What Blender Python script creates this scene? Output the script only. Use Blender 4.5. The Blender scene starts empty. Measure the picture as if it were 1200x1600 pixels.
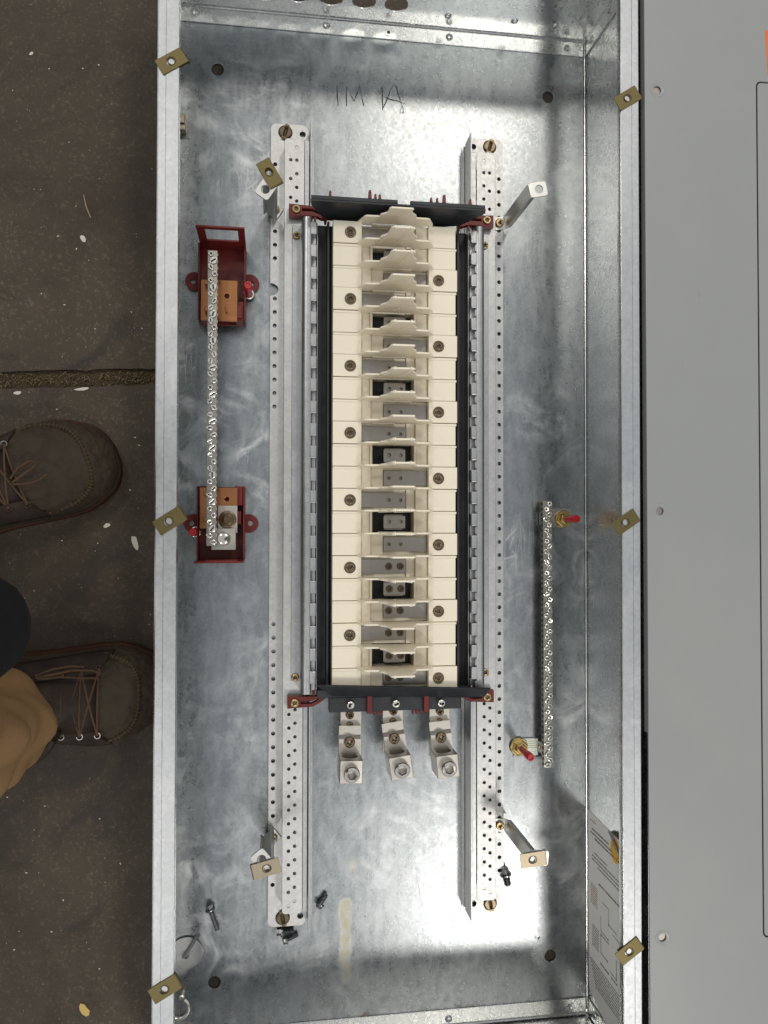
import bpy, bmesh, math, random
from mathutils import Vector, Matrix, Euler
random.seed(7)
S = bpy.context.scene
COL = S.collection
MM = 0.001

# ------------------------------------------------------------------ camera
CAMX, CAMY, CAMZ = -0.1384, -0.00307, 0.93352
RA, RB, RC = 0.01601, -0.14187, 0.00149
FPX = 1219.1
cam_d = bpy.data.cameras.new('camera'); cam = bpy.data.objects.new('camera', cam_d); COL.objects.link(cam)
ROT = Matrix.Rotation(RC, 3, 'Z') @ Matrix.Rotation(RB, 3, 'Y') @ Matrix.Rotation(RA, 3, 'X')
cam.matrix_world = Matrix.Translation((CAMX, CAMY, CAMZ)) @ ROT.to_4x4()
cam_d.sensor_fit = 'VERTICAL'; cam_d.sensor_height = 24.0
cam_d.lens = FPX / 1600.0 * 24.0
cam_d.clip_start = 0.01; cam_d.clip_end = 100
S.camera = cam
# ------------------------------------------------------------------ world, lamps, exposure
W = bpy.data.worlds.new('World'); S.world = W; W.use_nodes = True
bg = W.node_tree.nodes['Background']; bg.inputs[0].default_value = (0.96, 0.98, 1.0, 1); bg.inputs[1].default_value = 0.62
def lamp(name, loc, target, sx, sy, power, col):
    d = bpy.data.lights.new(name, 'AREA'); d.shape = 'RECTANGLE'; d.size = sx; d.size_y = sy; d.energy = power; d.color = col
    o = bpy.data.objects.new(name, d); COL.objects.link(o); o.location = loc
    o.rotation_euler = (Vector(target) - Vector(loc)).to_track_quat('-Z', 'Y').to_euler()
    return o
lamp('ceiling_lamp', (0.89, 2.32, 3.5), (0, 0, 0), 0.42, 0.42, 19, (1.0, 0.93, 0.82))
lamp('ceiling_lamp', (1.19, -2.27, 3.5), (0, 0, 0), 0.5, 0.5, 29, (1.0, 0.95, 0.87))
lamp('ceiling_lamp', (-2.0, 2.5, 5.0), (0, 0, 0), 0.7, 0.7, 42, (1.0, 0.94, 0.84))
lamp('ceiling_lamp', (-2.0, -2.6, 5.0), (0, 0, 0), 0.7, 0.7, 42, (1.0, 0.95, 0.87))
S.view_settings.view_transform = 'Standard'; S.view_settings.look = 'None'
S.view_settings.exposure = 0.1; S.view_settings.gamma = 1.0; S.view_settings.use_curve_mapping = False
S.render.engine = 'CYCLES'; S.cycles.caustics_reflective = True; S.cycles.caustics_refractive = False

# ------------------------------------------------------------------ pixel -> place (photo pixels, plane z in mm)
def ray(u, v):
    return ROT @ Vector(((u - 600) / FPX, -(v - 800) / FPX, -1))
def at(u, v, z=0.0):
    d = ray(u, v); t = (z * MM - CAMZ) / d.z
    return ((CAMX + t * d.x) / MM, (CAMY + t * d.y) / MM, z)
def xy(u, v, z=0.0): return at(u, v, z)[:2]

# ------------------------------------------------------------------ materials
MATS = {}
def new_mat(name):
    m = bpy.data.materials.new(name); m.use_nodes = True; MATS[name] = m
    return m, m.node_tree, m.node_tree.nodes['Principled BSDF']
class NT:
    def __init__(s, nt): s.nt = nt
    def n(s, t, **kw):
        x = s.nt.nodes.new(t)
        for k, v in kw.items(): setattr(x, k, v)
        return x
    def l(s, a, b): s.nt.links.new(a, b)
    def coords(s, scale=(1, 1, 1)):
        c = s.n('ShaderNodeTexCoord'); m = s.n('ShaderNodeMapping'); m.inputs['Scale'].default_value = scale
        s.l(c.outputs['Object'], m.inputs['Vector']); return m.outputs['Vector']
    def noise(s, vec, scale, detail=3, rough=0.55, dist=0.0):
        n = s.n('ShaderNodeTexNoise'); n.inputs['Scale'].default_value = scale; n.inputs['Detail'].default_value = detail
        n.inputs['Roughness'].default_value = rough; n.inputs['Distortion'].default_value = dist
        s.l(vec, n.inputs['Vector']); return n.outputs['Fac']
    def ramp(s, fac, a, b, ca=(0, 0, 0, 1), cb=(1, 1, 1, 1)):
        r = s.n('ShaderNodeValToRGB'); r.color_ramp.elements[0].position = a; r.color_ramp.elements[1].position = b
        r.color_ramp.elements[0].color = ca; r.color_ramp.elements[1].color = cb
        s.l(fac, r.inputs['Fac']); return r.outputs['Color']
    def math(s, op, a, b=None, clamp=False):
        m = s.n('ShaderNodeMath', operation=op, use_clamp=clamp)
        for i, x in enumerate((a, b)):
            if x is None: continue
            if isinstance(x, (int, float)): m.inputs[i].default_value = x
            else: s.l(x, m.inputs[i])
        return m.outputs[0]
    def mix(s, fac, a, b):
        m = s.n('ShaderNodeMix', data_type='RGBA')
        if isinstance(fac, (int, float)): m.inputs['Factor'].default_value = fac
        else: s.l(fac, m.inputs['Factor'])
        for k, x in (('A', a), ('B', b)):
            i = [q for q in m.inputs if q.name == k and q.type == 'RGBA'][0]
            if isinstance(x, tuple): i.default_value = x if len(x) == 4 else x + (1,)
            else: s.l(x, i)
        return [q for q in m.outputs if q.type == 'RGBA'][0]
    def bump(s, h, strength, dist=0.001, normal=None):
        b = s.n('ShaderNodeBump'); b.inputs['Strength'].default_value = strength; b.inputs['Distance'].default_value = dist
        s.l(h, b.inputs['Height'])
        if normal is not None: s.l(normal, b.inputs['Normal'])
        return b.outputs['Normal']

def galvanised(name, dark, light, r0, r1, smear=0.6, back=False, streak=(1, 1, 1)):
    m, nt, p = new_mat(name); t = NT(nt); v = t.coords()
    big = t.noise(v, 5.5, 4, 0.6, 0.4); mid = t.noise(v, 17, 5, 0.62, 1.6)
    sv = t.coords(streak); fine = t.noise(sv, 60, 4, 0.6, 0.3)
    sm = t.math('MULTIPLY', t.ramp(mid, 0.48, 0.72), t.ramp(big, 0.40, 0.66))
    sm = t.math('ADD', t.math('MULTIPLY', sm, smear), t.math('MULTIPLY', t.ramp(fine, 0.35, 0.75), 0.25), clamp=True)
    vo = t.n('ShaderNodeTexVoronoi'); vo.inputs['Scale'].default_value = 330; t.l(v, vo.inputs['Vector'])
    sp = t.n('ShaderNodeSeparateColor'); t.l(vo.outputs['Color'], sp.inputs[0])
    col = t.mix(sm, dark, light)
    hsv = t.n('ShaderNodeHueSaturation'); t.l(col, hsv.inputs['Color'])
    t.l(t.math('ADD', 0.94, t.math('MULTIPLY', sp.outputs[0], 0.12)), hsv.inputs['Value'])
    col = hsv.outputs['Color']
    rough = t.math('ADD', t.math('MULTIPLY', sm, r1 - r0), r0)
    rough = t.math('ADD', rough, t.math('MULTIPLY', sp.outputs[1], 0.06))
    metal = None
    if back:
        c = t.n('ShaderNodeTexCoord'); xyz = t.n('ShaderNodeSeparateXYZ'); t.l(c.outputs['Object'], xyz.inputs[0])
        wob = t.math('MULTIPLY', t.math('SUBTRACT', t.noise(v, 55, 3), 0.5), 0.010)
        def cap(x0, y0, y1, r):   # rounded drip between two points of a line along Y
            dx = t.math('SUBTRACT', t.math('ADD', xyz.outputs[0], wob), x0)
            yc = t.math('MINIMUM', t.math('MAXIMUM', xyz.outputs[1], y0), y1)
            dy = t.math('SUBTRACT', xyz.outputs[1], yc)
            d = t.math('SQRT', t.math('ADD', t.math('MULTIPLY', dx, dx), t.math('MULTIPLY', dy, dy)))
            return t.ramp(d, max(0.0, r - 0.0012), r, (1, 1, 1, 1), (0, 0, 0, 1)), t.ramp(d, r - 0.0025, r - 0.0005)
        x1, y1 = xy(539, 1412); x2, y2 = xy(541, 1530); x3, y3 = xy(551, 1353)
        a, ea = cap((x1 + x2) / 2 * MM, y2 * MM, y1 * MM, 0.0050); b, eb = cap(x3 * MM, y3 * MM, y3 * MM + 0.0005, 0.0042)
        drip = t.math('ADD', a, b, clamp=True)
        topy = t.ramp(xyz.outputs[1], (y1 - 32) * MM * 1 + 1.0, (y1) * MM + 1.0)
        col = t.mix(t.math('MULTIPLY', drip, 0.5), col, (0.62, 0.60, 0.50))
        yl = t.math('MULTIPLY', drip, t.ramp(t.noise(v, 90, 3), 0.45, 0.6))
        col = t.mix(t.math('MULTIPLY', yl, 0.3), col, (0.42, 0.36, 0.12))
        rough = t.math('ADD', rough, t.math('MULTIPLY', drip, 0.22))
        # rusty dust that gathers along the lower end
        rust = t.math('MULTIPLY', t.ramp(t.noise(v, 45, 5, 0.7), 0.56, 0.68), t.ramp(t.math('MULTIPLY', xyz.outputs[1], -1.0), 0.545, 0.60))
        col = t.mix(t.math('MULTIPLY', rust, 0.75), col, (0.10, 0.065, 0.03)); metal = t.math('SUBTRACT', 1.0, t.math('MULTIPLY', rust, 0.8))
        # long thin scratches
        for sc, rot in ((1.0, 0.25), (1.0, -0.1), (1.0, 1.2)):
            mp = t.n('ShaderNodeMapping'); mp.inputs['Rotation'].default_value = (0, 0, rot); mp.inputs['Scale'].default_value = (95, 7, 1)
            t.l(c.outputs['Object'], mp.inputs['Vector'])
            w = t.n('ShaderNodeTexVoronoi', feature='DISTANCE_TO_EDGE'); w.inputs['Scale'].default_value = sc; t.l(mp.outputs['Vector'], w.inputs['Vector'])
            s = t.math('MULTIPLY', t.ramp(w.outputs['Distance'], 0.003, 0.009, (1, 1, 1, 1), (0, 0, 0, 1)), t.ramp(t.noise(v, 9, 2), 0.57, 0.68))
            col = t.mix(t.math('MULTIPLY', s, 0.32), col, (0.8, 0.81, 0.82)); rough = t.math('ADD', rough, t.math('MULTIPLY', s, 0.2))
    t.l(col, p.inputs['Base Color']); t.l(rough, p.inputs['Roughness'])
    if metal is not None: t.l(metal, p.inputs['Metallic'])
    else: p.inputs['Metallic'].default_value = 1.0
    h = t.noise(v, 1400, 2); nrm = t.bump(h, 0.10, 0.0003)
    nrm = t.bump(t.noise(v, 340, 2), 0.10, 0.0004, nrm)
    nrm = t.bump(t.noise(v, 7, 1), 0.10, 0.006, nrm)
    t.l(nrm, p.inputs['Normal'])
    return m
def plain(name, col, rough, metallic=0.0, var=0.12, scale=40, bump=0.0, bscale=300, sub=0.0, dirt=None, coat=0.0, spec=0.5):
    m, nt, p = new_mat(name); t = NT(nt); v = t.coords()
    n = t.noise(v, scale, 4, 0.6, 0.4)
    a = tuple(max(0, c * (1 - var)) for c in col); b = tuple(c * (1 + var) for c in col)
    c = t.mix(n, a, b)
    if dirt: c = t.mix(t.math('MULTIPLY', t.ramp(t.noise(v, scale * 0.4, 5, 0.65), 0.5, 0.75), dirt[1]), c, dirt[0])
    t.l(c, p.inputs['Base Color']); p.inputs['Metallic'].default_value = metallic
    t.l(t.math('ADD', rough - 0.06, t.math('MULTIPLY', n, 0.12)), p.inputs['Roughness'])
    if sub: p.inputs['Subsurface Weight'].default_value = sub; p.inputs['Subsurface Radius'].default_value = (0.004, 0.003, 0.002); p.inputs['Subsurface Scale'].default_value = 0.62
    p.inputs['Specular IOR Level'].default_value = spec
    if bump: t.l(t.bump(t.noise(v, bscale, 3), bump, 0.001), p.inputs['Normal'])
    return m
galvanised('galv_back', (0.24, 0.259, 0.271), (0.59, 0.605, 0.615), 0.25, 0.42, 0.95, back=True, streak=(1.6, 0.5, 1))
galvanised('galv_wall', (0.56, 0.575, 0.57), (0.76, 0.76, 0.745), 0.20, 0.38, 0.9, streak=(1, 1, 0.25))
galvanised('galv_rim', (0.40, 0.415, 0.43), (0.60, 0.61, 0.615), 0.36, 0.52, 0.6, streak=(1, 0.25, 1))
galvanised('zinc_rail', (0.44, 0.44, 0.435), (0.62, 0.615, 0.60), 0.36, 0.5, 0.5)
galvanised('zinc_strip', (0.34, 0.345, 0.35), (0.54, 0.545, 0.545), 0.32, 0.45, 0.5)
plain('bracket_steel', (0.50, 0.50, 0.48), 0.34, 1.0, 0.1, 120, 0.06)
plain('cream_plastic', (0.80, 0.735, 0.60), 0.42, 0, 0.05, 30, 0.02, 500, sub=0.12, dirt=((0.50, 0.42, 0.28), 0.34))
plain('red_plastic', (0.125, 0.012, 0.009), 0.38, 0, 0.15, 60, 0.03, spec=0.35)
plain('black_plastic', (0.020, 0.022, 0.026), 0.42, 0, 0.25, 60, 0.05, dirt=((0.10, 0.11, 0.12), 0.25), spec=0.35)
plain('tin_bus', (0.31, 0.29, 0.26), 0.36, 1.0, 0.18, 160, 0.05, 700)
plain('tin_light', (0.44, 0.415, 0.375), 0.38, 1.0, 0.1, 140, 0.08, 500)
plain('tin_mid', (0.32, 0.30, 0.265), 0.36, 1.0, 0.18, 200, 0.06, 600)
plain('copper', (0.36, 0.16, 0.07), 0.24, 1.0, 0.12, 90, 0.04)
plain('yellow_zinc', (0.38, 0.28, 0.14), 0.30, 1.0, 0.2, 300, 0.05)
plain('brown_zinc', (0.14, 0.105, 0.066), 0.32, 1.0, 0.25, 300, 0.05)
plain('grime', (0.12, 0.10, 0.078), 0.5, 0.5)
plain('dark_recess', (0.012, 0.011, 0.010), 0.6)
plain('bright_zinc', (0.72, 0.70, 0.64), 0.22, 1.0, 0.08, 300)
plain('gold_nut', (0.58, 0.44, 0.19), 0.22, 1.0, 0.1, 200)
plain('chrome_screw', (0.55, 0.53, 0.50), 0.16, 1.0, 0.06, 100)
plain('dark_bolt', (0.26, 0.265, 0.27), 0.25, 1.0, 0.2, 400)
plain('olive_clip', (0.135, 0.108, 0.045), 0.42, 0.75, 0.2, 250, 0.08, 900)
plain('tan_clip', (0.30, 0.255, 0.185), 0.38, 0.9, 0.12, 250, 0.05, 900)
plain('red_cap', (0.42, 0.016, 0.022), 0.35, 0, 0.1, 100)
plain('grey_paint', (0.258, 0.266, 0.262), 0.36, 0, 0.04, 6, 0.03, 900, dirt=((0.30, 0.30, 0.285), 0.5))
plain('scratch_paint', (0.36, 0.36, 0.35), 0.6)
plain('orange_sticker', (0.62, 0.14, 0.03), 0.5)
plain('white_paper', (0.80, 0.78, 0.74), 0.55, 0, 0.03, 50)
plain('ink_grey', (0.13, 0.125, 0.12), 0.6)
plain('ink_red', (0.36, 0.16, 0.13), 0.6)
plain('ink_green', (0.30, 0.40, 0.24), 0.6)
plain('logo_yellow', (0.8, 0.50, 0.03), 0.5)
plain('logo_orange', (0.60, 0.22, 0.03), 0.5)
plain('label_back', (0.33, 0.31, 0.29), 0.55)
plain('marker_ink', (0.02, 0.02, 0.022), 0.4)
plain('paint_chip', (0.60, 0.56, 0.48), 0.7, 0, 0.25, 500)
plain('wood_chip', (0.55, 0.38, 0.12), 0.7)
plain('straw', (0.36, 0.25, 0.13), 0.75, spec=0.12)
plain('sand', (0.14, 0.105, 0.06), 0.9, 0, 0.8, 400, spec=0.12)
plain('joint_dirt', (0.075, 0.056, 0.034), 0.95, 0, 0.5, 120, spec=0.12)
plain('trouser_cloth', (0.21, 0.125, 0.057), 0.85, 0, 0.22, 18, 0.5, 900, dirt=((0.12, 0.075, 0.04), 0.5), spec=0.12)
plain('jacket_cloth', (0.010, 0.010, 0.011), 0.85, 0, 0.2, 40, 0.2, 1200, spec=0.12)
plain('leather', (0.048, 0.036, 0.026), 0.6, 0, 0.6, 16, 0.6, 220, dirt=((0.105, 0.076, 0.045), 0.8), spec=0.12)
plain('leather_dark', (0.03, 0.021, 0.017), 0.6, 0, 0.3, 40, 0.3, 300, dirt=((0.11, 0.09, 0.08), 0.4), spec=0.12)
plain('sole_rubber', (0.05, 0.022, 0.014), 0.6, 0, 0.2, 60, spec=0.12)
plain('thread', (0.11, 0.075, 0.03), 0.8, 0, 0.5, 500, spec=0.12)
plain('lace', (0.085, 0.052, 0.03), 0.7, 0, 0.3, 400, spec=0.12)
plain('skin', (0.45, 0.27, 0.19), 0.5)
def concrete():
    m, nt, p = new_mat('concrete'); t = NT(nt); v = t.coords()
    a = t.noise(v, 4, 6, 0.65, 0.5); b = t.noise(v, 30, 5, 0.7); c = t.noise(v, 260, 4, 0.7)
    col = t.mix(t.ramp(a, 0.35, 0.68), (0.056, 0.044, 0.031), (0.140, 0.112, 0.082))
    col = t.mix(t.math('MULTIPLY', t.ramp(b, 0.5, 0.75), 0.5), col, (0.145, 0.118, 0.088))
    col = t.mix(t.math('MULTIPLY', t.ramp(c, 0.55, 0.75), 0.22), col, (0.19, 0.16, 0.125))
    col = t.mix(t.math('MULTIPLY', t.ramp(c, 0.42, 0.28), 0.5), col, (0.028, 0.022, 0.018))
    st = t.math('MULTIPLY', t.ramp(t.noise(v, 8, 6, 0.7, 1.0), 0.55, 0.66), 0.55)
    col = t.mix(st, col, (0.028, 0.026, 0.025))
    t.l(col, p.inputs['Base Color']); t.l(t.math('ADD', 0.5, t.math('MULTIPLY', b, 0.35)), p.inputs['Roughness'])
    p.inputs['Specular IOR Level'].default_value = 0.18; n = t.bump(c, 0.25, 0.0015); n = t.bump(b, 0.2, 0.003, n); t.l(n, p.inputs['Normal'])
concrete()

# ------------------------------------------------------------------ builders (all numbers in mm)
class MB:
    def __init__(s): s.v = []; s.f = []
    def add(s, v, f):
        o = len(s.v); s.v += [tuple(p) for p in v]; s.f += [tuple(i + o for i in q) for q in f]; return s
    def box(s, x0, x1, y0, y1, z0, z1, M=None):
        v = [Vector((x, y, z)) for z in (z0, z1) for y in (y0, y1) for x in (x0, x1)]
        if M is not None: v = [M @ p for p in v]
        return s.add(v, [(0, 2, 3, 1), (4, 5, 7, 6), (0, 1, 5, 4), (2, 6, 7, 3), (0, 4, 6, 2), (1, 3, 7, 5)])
    def lathe(s, prof, c=(0, 0, 0), n=16, M=None):      # prof: (r, z) from bottom to top, r=0 allowed at ends
        v = []; rings = []
        for r, z in prof:
            if r < 1e-6: rings.append([len(v)]); v.append(Vector((0, 0, z)))
            else:
                rings.append(list(range(len(v), len(v) + n)))
                v += [Vector((r * math.cos(2 * math.pi * k / n), r * math.sin(2 * math.pi * k / n), z)) for k in range(n)]
        f = []
        for a, b in zip(rings, rings[1:]):
            for k in range(n):
                k2 = (k + 1) % n
                if len(a) == 1 and len(b) == 1: continue
                if len(a) == 1: f.append((a[0], b[k2], b[k])[::-1] if False else (a[0], b[k2], b[k]))
                elif len(b) == 1: f.append((a[k], a[k2], b[0]))
                else: f.append((a[k], a[k2], b[k2], b[k]))
        if len(rings[0]) > 1: f.append(tuple(reversed(rings[0])))
        if len(rings[-1]) > 1: f.append(tuple(rings[-1]))
        v = [(M @ p if M is not None else p) + Vector(c) for p in v]
        return s.add(v, f)
    def cyl(s, c, r, h, n=16, M=None): return s.lathe([(r, 0), (r, h)], c, n, M)
    def tube(s, pts, r, n=8, closed=False):
        P = [Vector(p) for p in pts]; N = len(P); rs = r if isinstance(r, (list, tuple)) else [r] * N
        v = []; up = Vector((0, 0, 1))
        prev = None
        for i, q in enumerate(P):
            if closed: d = P[(i + 1) % N] - P[i - 1]
            else: d = P[min(i + 1, N - 1)] - P[max(i - 1, 0)]
            d.normalize()
            if prev is None:
                a = d.cross(up)
                if a.length < 1e-3: a = d.cross(Vector((1, 0, 0)))
            else: a = prev - d * prev.dot(d)
            a.normalize(); prev = a; b = d.cross(a)
            v += [q + (a * math.cos(2 * math.pi * k / n) + b * math.sin(2 * math.pi * k / n)) * rs[i] for k in range(n)]
        f = []
        for i in range(N if closed else N - 1):
            j = (i + 1) % N
            for k in range(n): f.append((i * n + k, j * n + k, j * n + (k + 1) % n, i * n + (k + 1) % n))
        if not closed: f.append(tuple(range(n))); f.append(tuple(reversed(range((N - 1) * n, N * n))))
        return s.add(v, f)
    def prism(s, poly, z0, z1, M=None):
        n = len(poly); v = [Vector((x, y, z0)) for x, y in poly] + [Vector((x, y, z1)) for x, y in poly]
        if M is not None: v = [M @ p for p in v]
        return s.add(v, [tuple(reversed(range(n))), tuple(range(n, 2 * n))] + [(i, (i + 1) % n, n + (i + 1) % n, n + i) for i in range(n)])
    def loft(s, rings, cap=True):
        n = len(rings[0]); v = [p for r in rings for p in r]; f = []
        for i in range(len(rings) - 1):
            for k in range(n): f.append((i * n + k, i * n + (k + 1) % n, (i + 1) * n + (k + 1) % n, (i + 1) * n + k))
        if cap: f.append(tuple(reversed(range(n)))); f.append(tuple(range((len(rings) - 1) * n, len(rings) * n)))
        return s.add(v, f)
    def sheet(s, prof, y0, y1, t):                      # bent sheet: profile in XZ, swept along Y, thickness t to its left
        P = [Vector((x, z)) for x, z in prof]; off = []
        for i in range(len(P)):
            d1 = (P[i] - P[i - 1]).normalized() if i else None
            d2 = (P[i + 1] - P[i]).normalized() if i < len(P) - 1 else None
            if d1 is None: d1 = d2
            if d2 is None: d2 = d1
            n1 = Vector((-d1.y, d1.x)); n2 = Vector((-d2.y, d2.x)); m = (n1 + n2).normalized()
            off.append(P[i] + m * (t / max(0.3, m.dot(n1))))
        ring = P + off[::-1]; n = len(ring)
        v = [(q.x, y0, q.y) for q in ring] + [(q.x, y1, q.y) for q in ring]
        f = [(i, (i + 1) % n, n + (i + 1) % n, n + i) for i in range(n)]
        k = len(P)
        for i in range(k - 1):
            f.append((i, n - 1 - i, n - 2 - i, i + 1)); f.append((n + i, n + i + 1, n + n - 2 - i, n + n - 1 - i))
        return s.add(v, f)
    def mesh(s, name):
        me = bpy.data.meshes.new(name); me.from_pydata([(x * MM, y * MM, z * MM) for x, y, z in s.v], [], s.f)
        bm = bmesh.new(); bm.from_mesh(me); bmesh.ops.recalc_face_normals(bm, faces=bm.faces); bm.to_mesh(me); bm.free()
        return me
    def build(s, name, mat, parent=None, loc=(0, 0, 0), rz=0, smooth=30, bevel=0, seg=2):
        return link(name, s.mesh(name), mat, parent, loc, rz, smooth, bevel, seg)
def shade(me, ang):
    if ang is None: return
    me.polygons.foreach_set('use_smooth', [True] * len(me.polygons)); me.set_sharp_from_angle(angle=math.radians(ang))
def link(name, me, mat, parent=None, loc=(0, 0, 0), rz=0, smooth=30, bevel=0, seg=2, M=None):
    shade(me, smooth); me.materials.clear(); me.materials.append(MATS[mat])
    o = bpy.data.objects.new(name, me); COL.objects.link(o); o.parent = parent
    if M is not None: o.matrix_local = M
    else: o.location = Vector(loc) * MM; o.rotation_euler = (0, 0, rz)
    if bevel:
        b = o.modifiers.new('bevel', 'BEVEL'); b.width = bevel * MM; b.segments = seg; b.limit_method = 'ANGLE'; b.angle_limit = math.radians(40)
        b.harden_normals = True
    return o
def inst(src_me, name, parent, loc, rz=0, M=None):
    o = bpy.data.objects.new(name, src_me); COL.objects.link(o); o.parent = parent
    if M is not None: o.matrix_local = M
    else: o.location = Vector(loc) * MM; o.rotation_euler = (0, 0, rz)
    return o
def circ(x, y, r, n=16): return [(x + r * math.cos(2 * math.pi * k / n), y + r * math.sin(2 * math.pi * k / n)) for k in range(n)]
def rrect(x0, x1, y0, y1, r, n=4):
    out = []
    for cx, cy, a0 in ((x1 - r, y1 - r, 0), (x0 + r, y1 - r, 90), (x0 + r, y0 + r, 180), (x1 - r, y0 + r, 270)):
        out += [(cx + r * math.cos(math.radians(a0 + 90 * k / n)), cy + r * math.sin(math.radians(a0 + 90 * k / n))) for k in range(n + 1)]
    return out
def plate_mesh(name, outlines, t, bevel=0.0):           # flat plate z 0..t, first outline outer, others holes
    cu = bpy.data.curves.new(name, 'CURVE'); cu.dimensions = '2D'; cu.fill_mode = 'BOTH'
    cu.extrude = (t / 2 - bevel) * MM; cu.bevel_depth = bevel * MM; cu.bevel_resolution = 1; cu.offset = -bevel * MM
    for o in outlines:
        sp = cu.splines.new('POLY'); sp.points.add(len(o) - 1); sp.use_cyclic_u = True
        for p, (x, y) in zip(sp.points, o): p.co = (x * MM, y * MM, 0, 1)
    ob = bpy.data.objects.new(name, cu); me = bpy.data.meshes.new_from_object(ob)
    bpy.data.objects.remove(ob); bpy.data.curves.remove(cu)
    me.transform(Matrix.Translation((0, 0, t / 2 * MM)))
    bm = bmesh.new(); bm.from_mesh(me); bmesh.ops.remove_doubles(bm, verts=bm.verts, dist=1e-6); bmesh.ops.recalc_face_normals(bm, faces=bm.faces); bm.to_mesh(me); bm.free()
    me.materials.clear(); me.name = name
    return me
def plate(name, outlines, t, mat, parent=None, loc=(0, 0, 0), rz=0, bevel=0.0, M=None, smooth=18):
    return link(name, plate_mesh(name, outlines, t, bevel), mat, parent, loc, rz, smooth, M=M)
def tag(o, label, cat, group=None):
    o['label'] = label; o['category'] = cat
    if group: o['group'] = group
    return o
def thing(name, label, cat, loc=(0, 0, 0), rz=0, group=None):
    o = bpy.data.objects.new(name, None); COL.objects.link(o); o.location = Vector(loc) * MM; o.rotation_euler = (0, 0, rz)
    o.empty_display_size = 0.02
    return tag(o, label, cat, group)
def merge(meshes_mats):                                  # join meshes (already in m) into one mesh
    bm = bmesh.new()
    for me, M in meshes_mats:
        tmp = me.copy(); tmp.transform(M); bm.from_mesh(tmp); bpy.data.meshes.remove(tmp)
    me = bpy.data.meshes.new('joined'); bm.to_mesh(me); bm.free(); return me
T = lambda x, y, z: Matrix.Translation((x * MM, y * MM, z * MM))
RX = lambda a: Matrix.Rotation(math.radians(a), 4, 'X')
RY = lambda a: Matrix.Rotation(math.radians(a), 4, 'Y')
RZ = lambda a: Matrix.Rotation(math.radians(a), 4, 'Z')
# plate standing in the XZ plane (plate x -> X, plate y -> Z), thickness towards -Y
def upright(x, y, z): return T(x, y, z) @ RX(90)

# screw heads: a base disc, and above it a ring plate with the drive recess cut through
SCREWS = {}
def screw_mesh(r, h, kind, mat):
    key = (r, h, kind, mat)
    if key in SCREWS: return SCREWS[key]
    n = 20
    if kind == 'slot': hole = [(-r * 0.92, -r * 0.13), (r * 0.92, -r * 0.13), (r * 0.92, r * 0.13), (-r * 0.92, r * 0.13)]
    elif kind == 'hex': hole = circ(0, 0, r * 0.5, 6)
    elif kind == 'torx': hole = [((r * (0.5 if k % 2 else 0.36)) * math.cos(math.pi * k / 6), (r * (0.5 if k % 2 else 0.36)) * math.sin(math.pi * k / 6)) for k in range(12)]
    else:
        a, b = r * 0.11, r * 0.5
        hole = [(-b, -a), (-a, -a), (-a, -b), (a, -b), (a, -a), (b, -a), (b, a), (a, a), (a, b), (-a, b), (-a, a), (-b, a)]
    base = MB().lathe([(r, 0), (r, h * 0.12)], n=n).mesh('b')
    topp = plate_mesh('t', [circ(0, 0, r, n), hole], h * 0.88, min(h * 0.34, r * 0.26))
    nb_ = len(base.polygons); me = merge([(base, Matrix.Identity(4)), (topp, T(0, 0, h * 0.12))]); me.name = 'screw'
    shade(me, 19); me.materials.append(MATS[mat]); me.materials.append(MATS['grime'])
    for p_ in me.polygons[:nb_]: p_.material_index = 1; SCREWS[key] = me
    return me
def screw(parent, x, y, z, r, h, kind='cross', mat='yellow_zinc', rz=None, name='screw'):
    return inst(screw_mesh(r, h, kind, mat), name, parent, (x, y, z), random.uniform(0, 6.28) if rz is None else rz)

# ================================================================== THE SETTING: concrete floor
GZ = -4.0
fl = MB().box(-3000, 3000, -3000, 3000, GZ - 60, GZ - 24).build('concrete_floor', 'concrete'); fl['kind'] = 'structure'
jl = lambda x, o: at(0, 595, GZ)[1] + (x + 446) * 0.055 + o
random.seed(3)
xs = [-3000] + [-1000 + 12 * k for k in range(90)] + [3000]
def jag(o, s): return [(x, jl(x, o) + random.uniform(-s, s)) for x in xs]
up_edge = jag(9.5, 1.3); lo_edge = jag(-9, 0.8)
plate('floor_slab', [up_edge + [(3000, 3000), (-3000, 3000)]], 25, 'concrete', fl, (0, 0, GZ - 25), bevel=0.8)
plate('floor_slab', [[(-3000, -3000), (3000, -3000)] + lo_edge[::-1]], 25, 'concrete', fl, (0, 0, GZ - 25), bevel=0.8)
mb = MB()
for k in range(2000):
    x = random.uniform(-620, -240) ; o = random.gauss(0, 4.0); o = max(-9, min(9, o)); s = random.uniform(0.3, 1.1)
    z = GZ - 5 + random.uniform(-1.5, 2.2) - abs(o) * 0.1
    M = Matrix.Translation((x, jl(x, o), z)) @ Euler((random.random() * 6, random.random() * 6, random.random() * 6)).to_matrix().to_4x4()
    mb.box(-s, s * random.uniform(0.6, 2.2), -s * 0.7, s * 0.7, -s * 0.5, s * 0.5, M)
o = mb.build('joint_grit', 'sand', fl, smooth=None); o['kind'] = 'stuff'
mb = MB()
for k in range(90):
    x = random.uniform(-520, -262); o_ = random.uniform(-8, 8); l_ = random.uniform(1.5, 6); M = Matrix.Translation((x, jl(x, o_), GZ - 1.6)) @ Euler((random.uniform(-.3, .3), random.uniform(-.3, .3), random.random() * 6)).to_matrix().to_4x4()
    mb.box(-l_ / 2, l_ / 2, -0.5, 0.6, -0.3, 0.4, M)
o = mb.build('joint_debris', 'sand', fl, smooth=None); o['kind'] = 'stuff'
mb = MB().add([(-2900, jl(-2900, -10), GZ - 6), (2900, jl(2900, -10), GZ - 6), (2900, jl(2900, 11), GZ - 6), (-2900, jl(-2900, 11), GZ - 6)], [(0, 1, 2, 3)])
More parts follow.
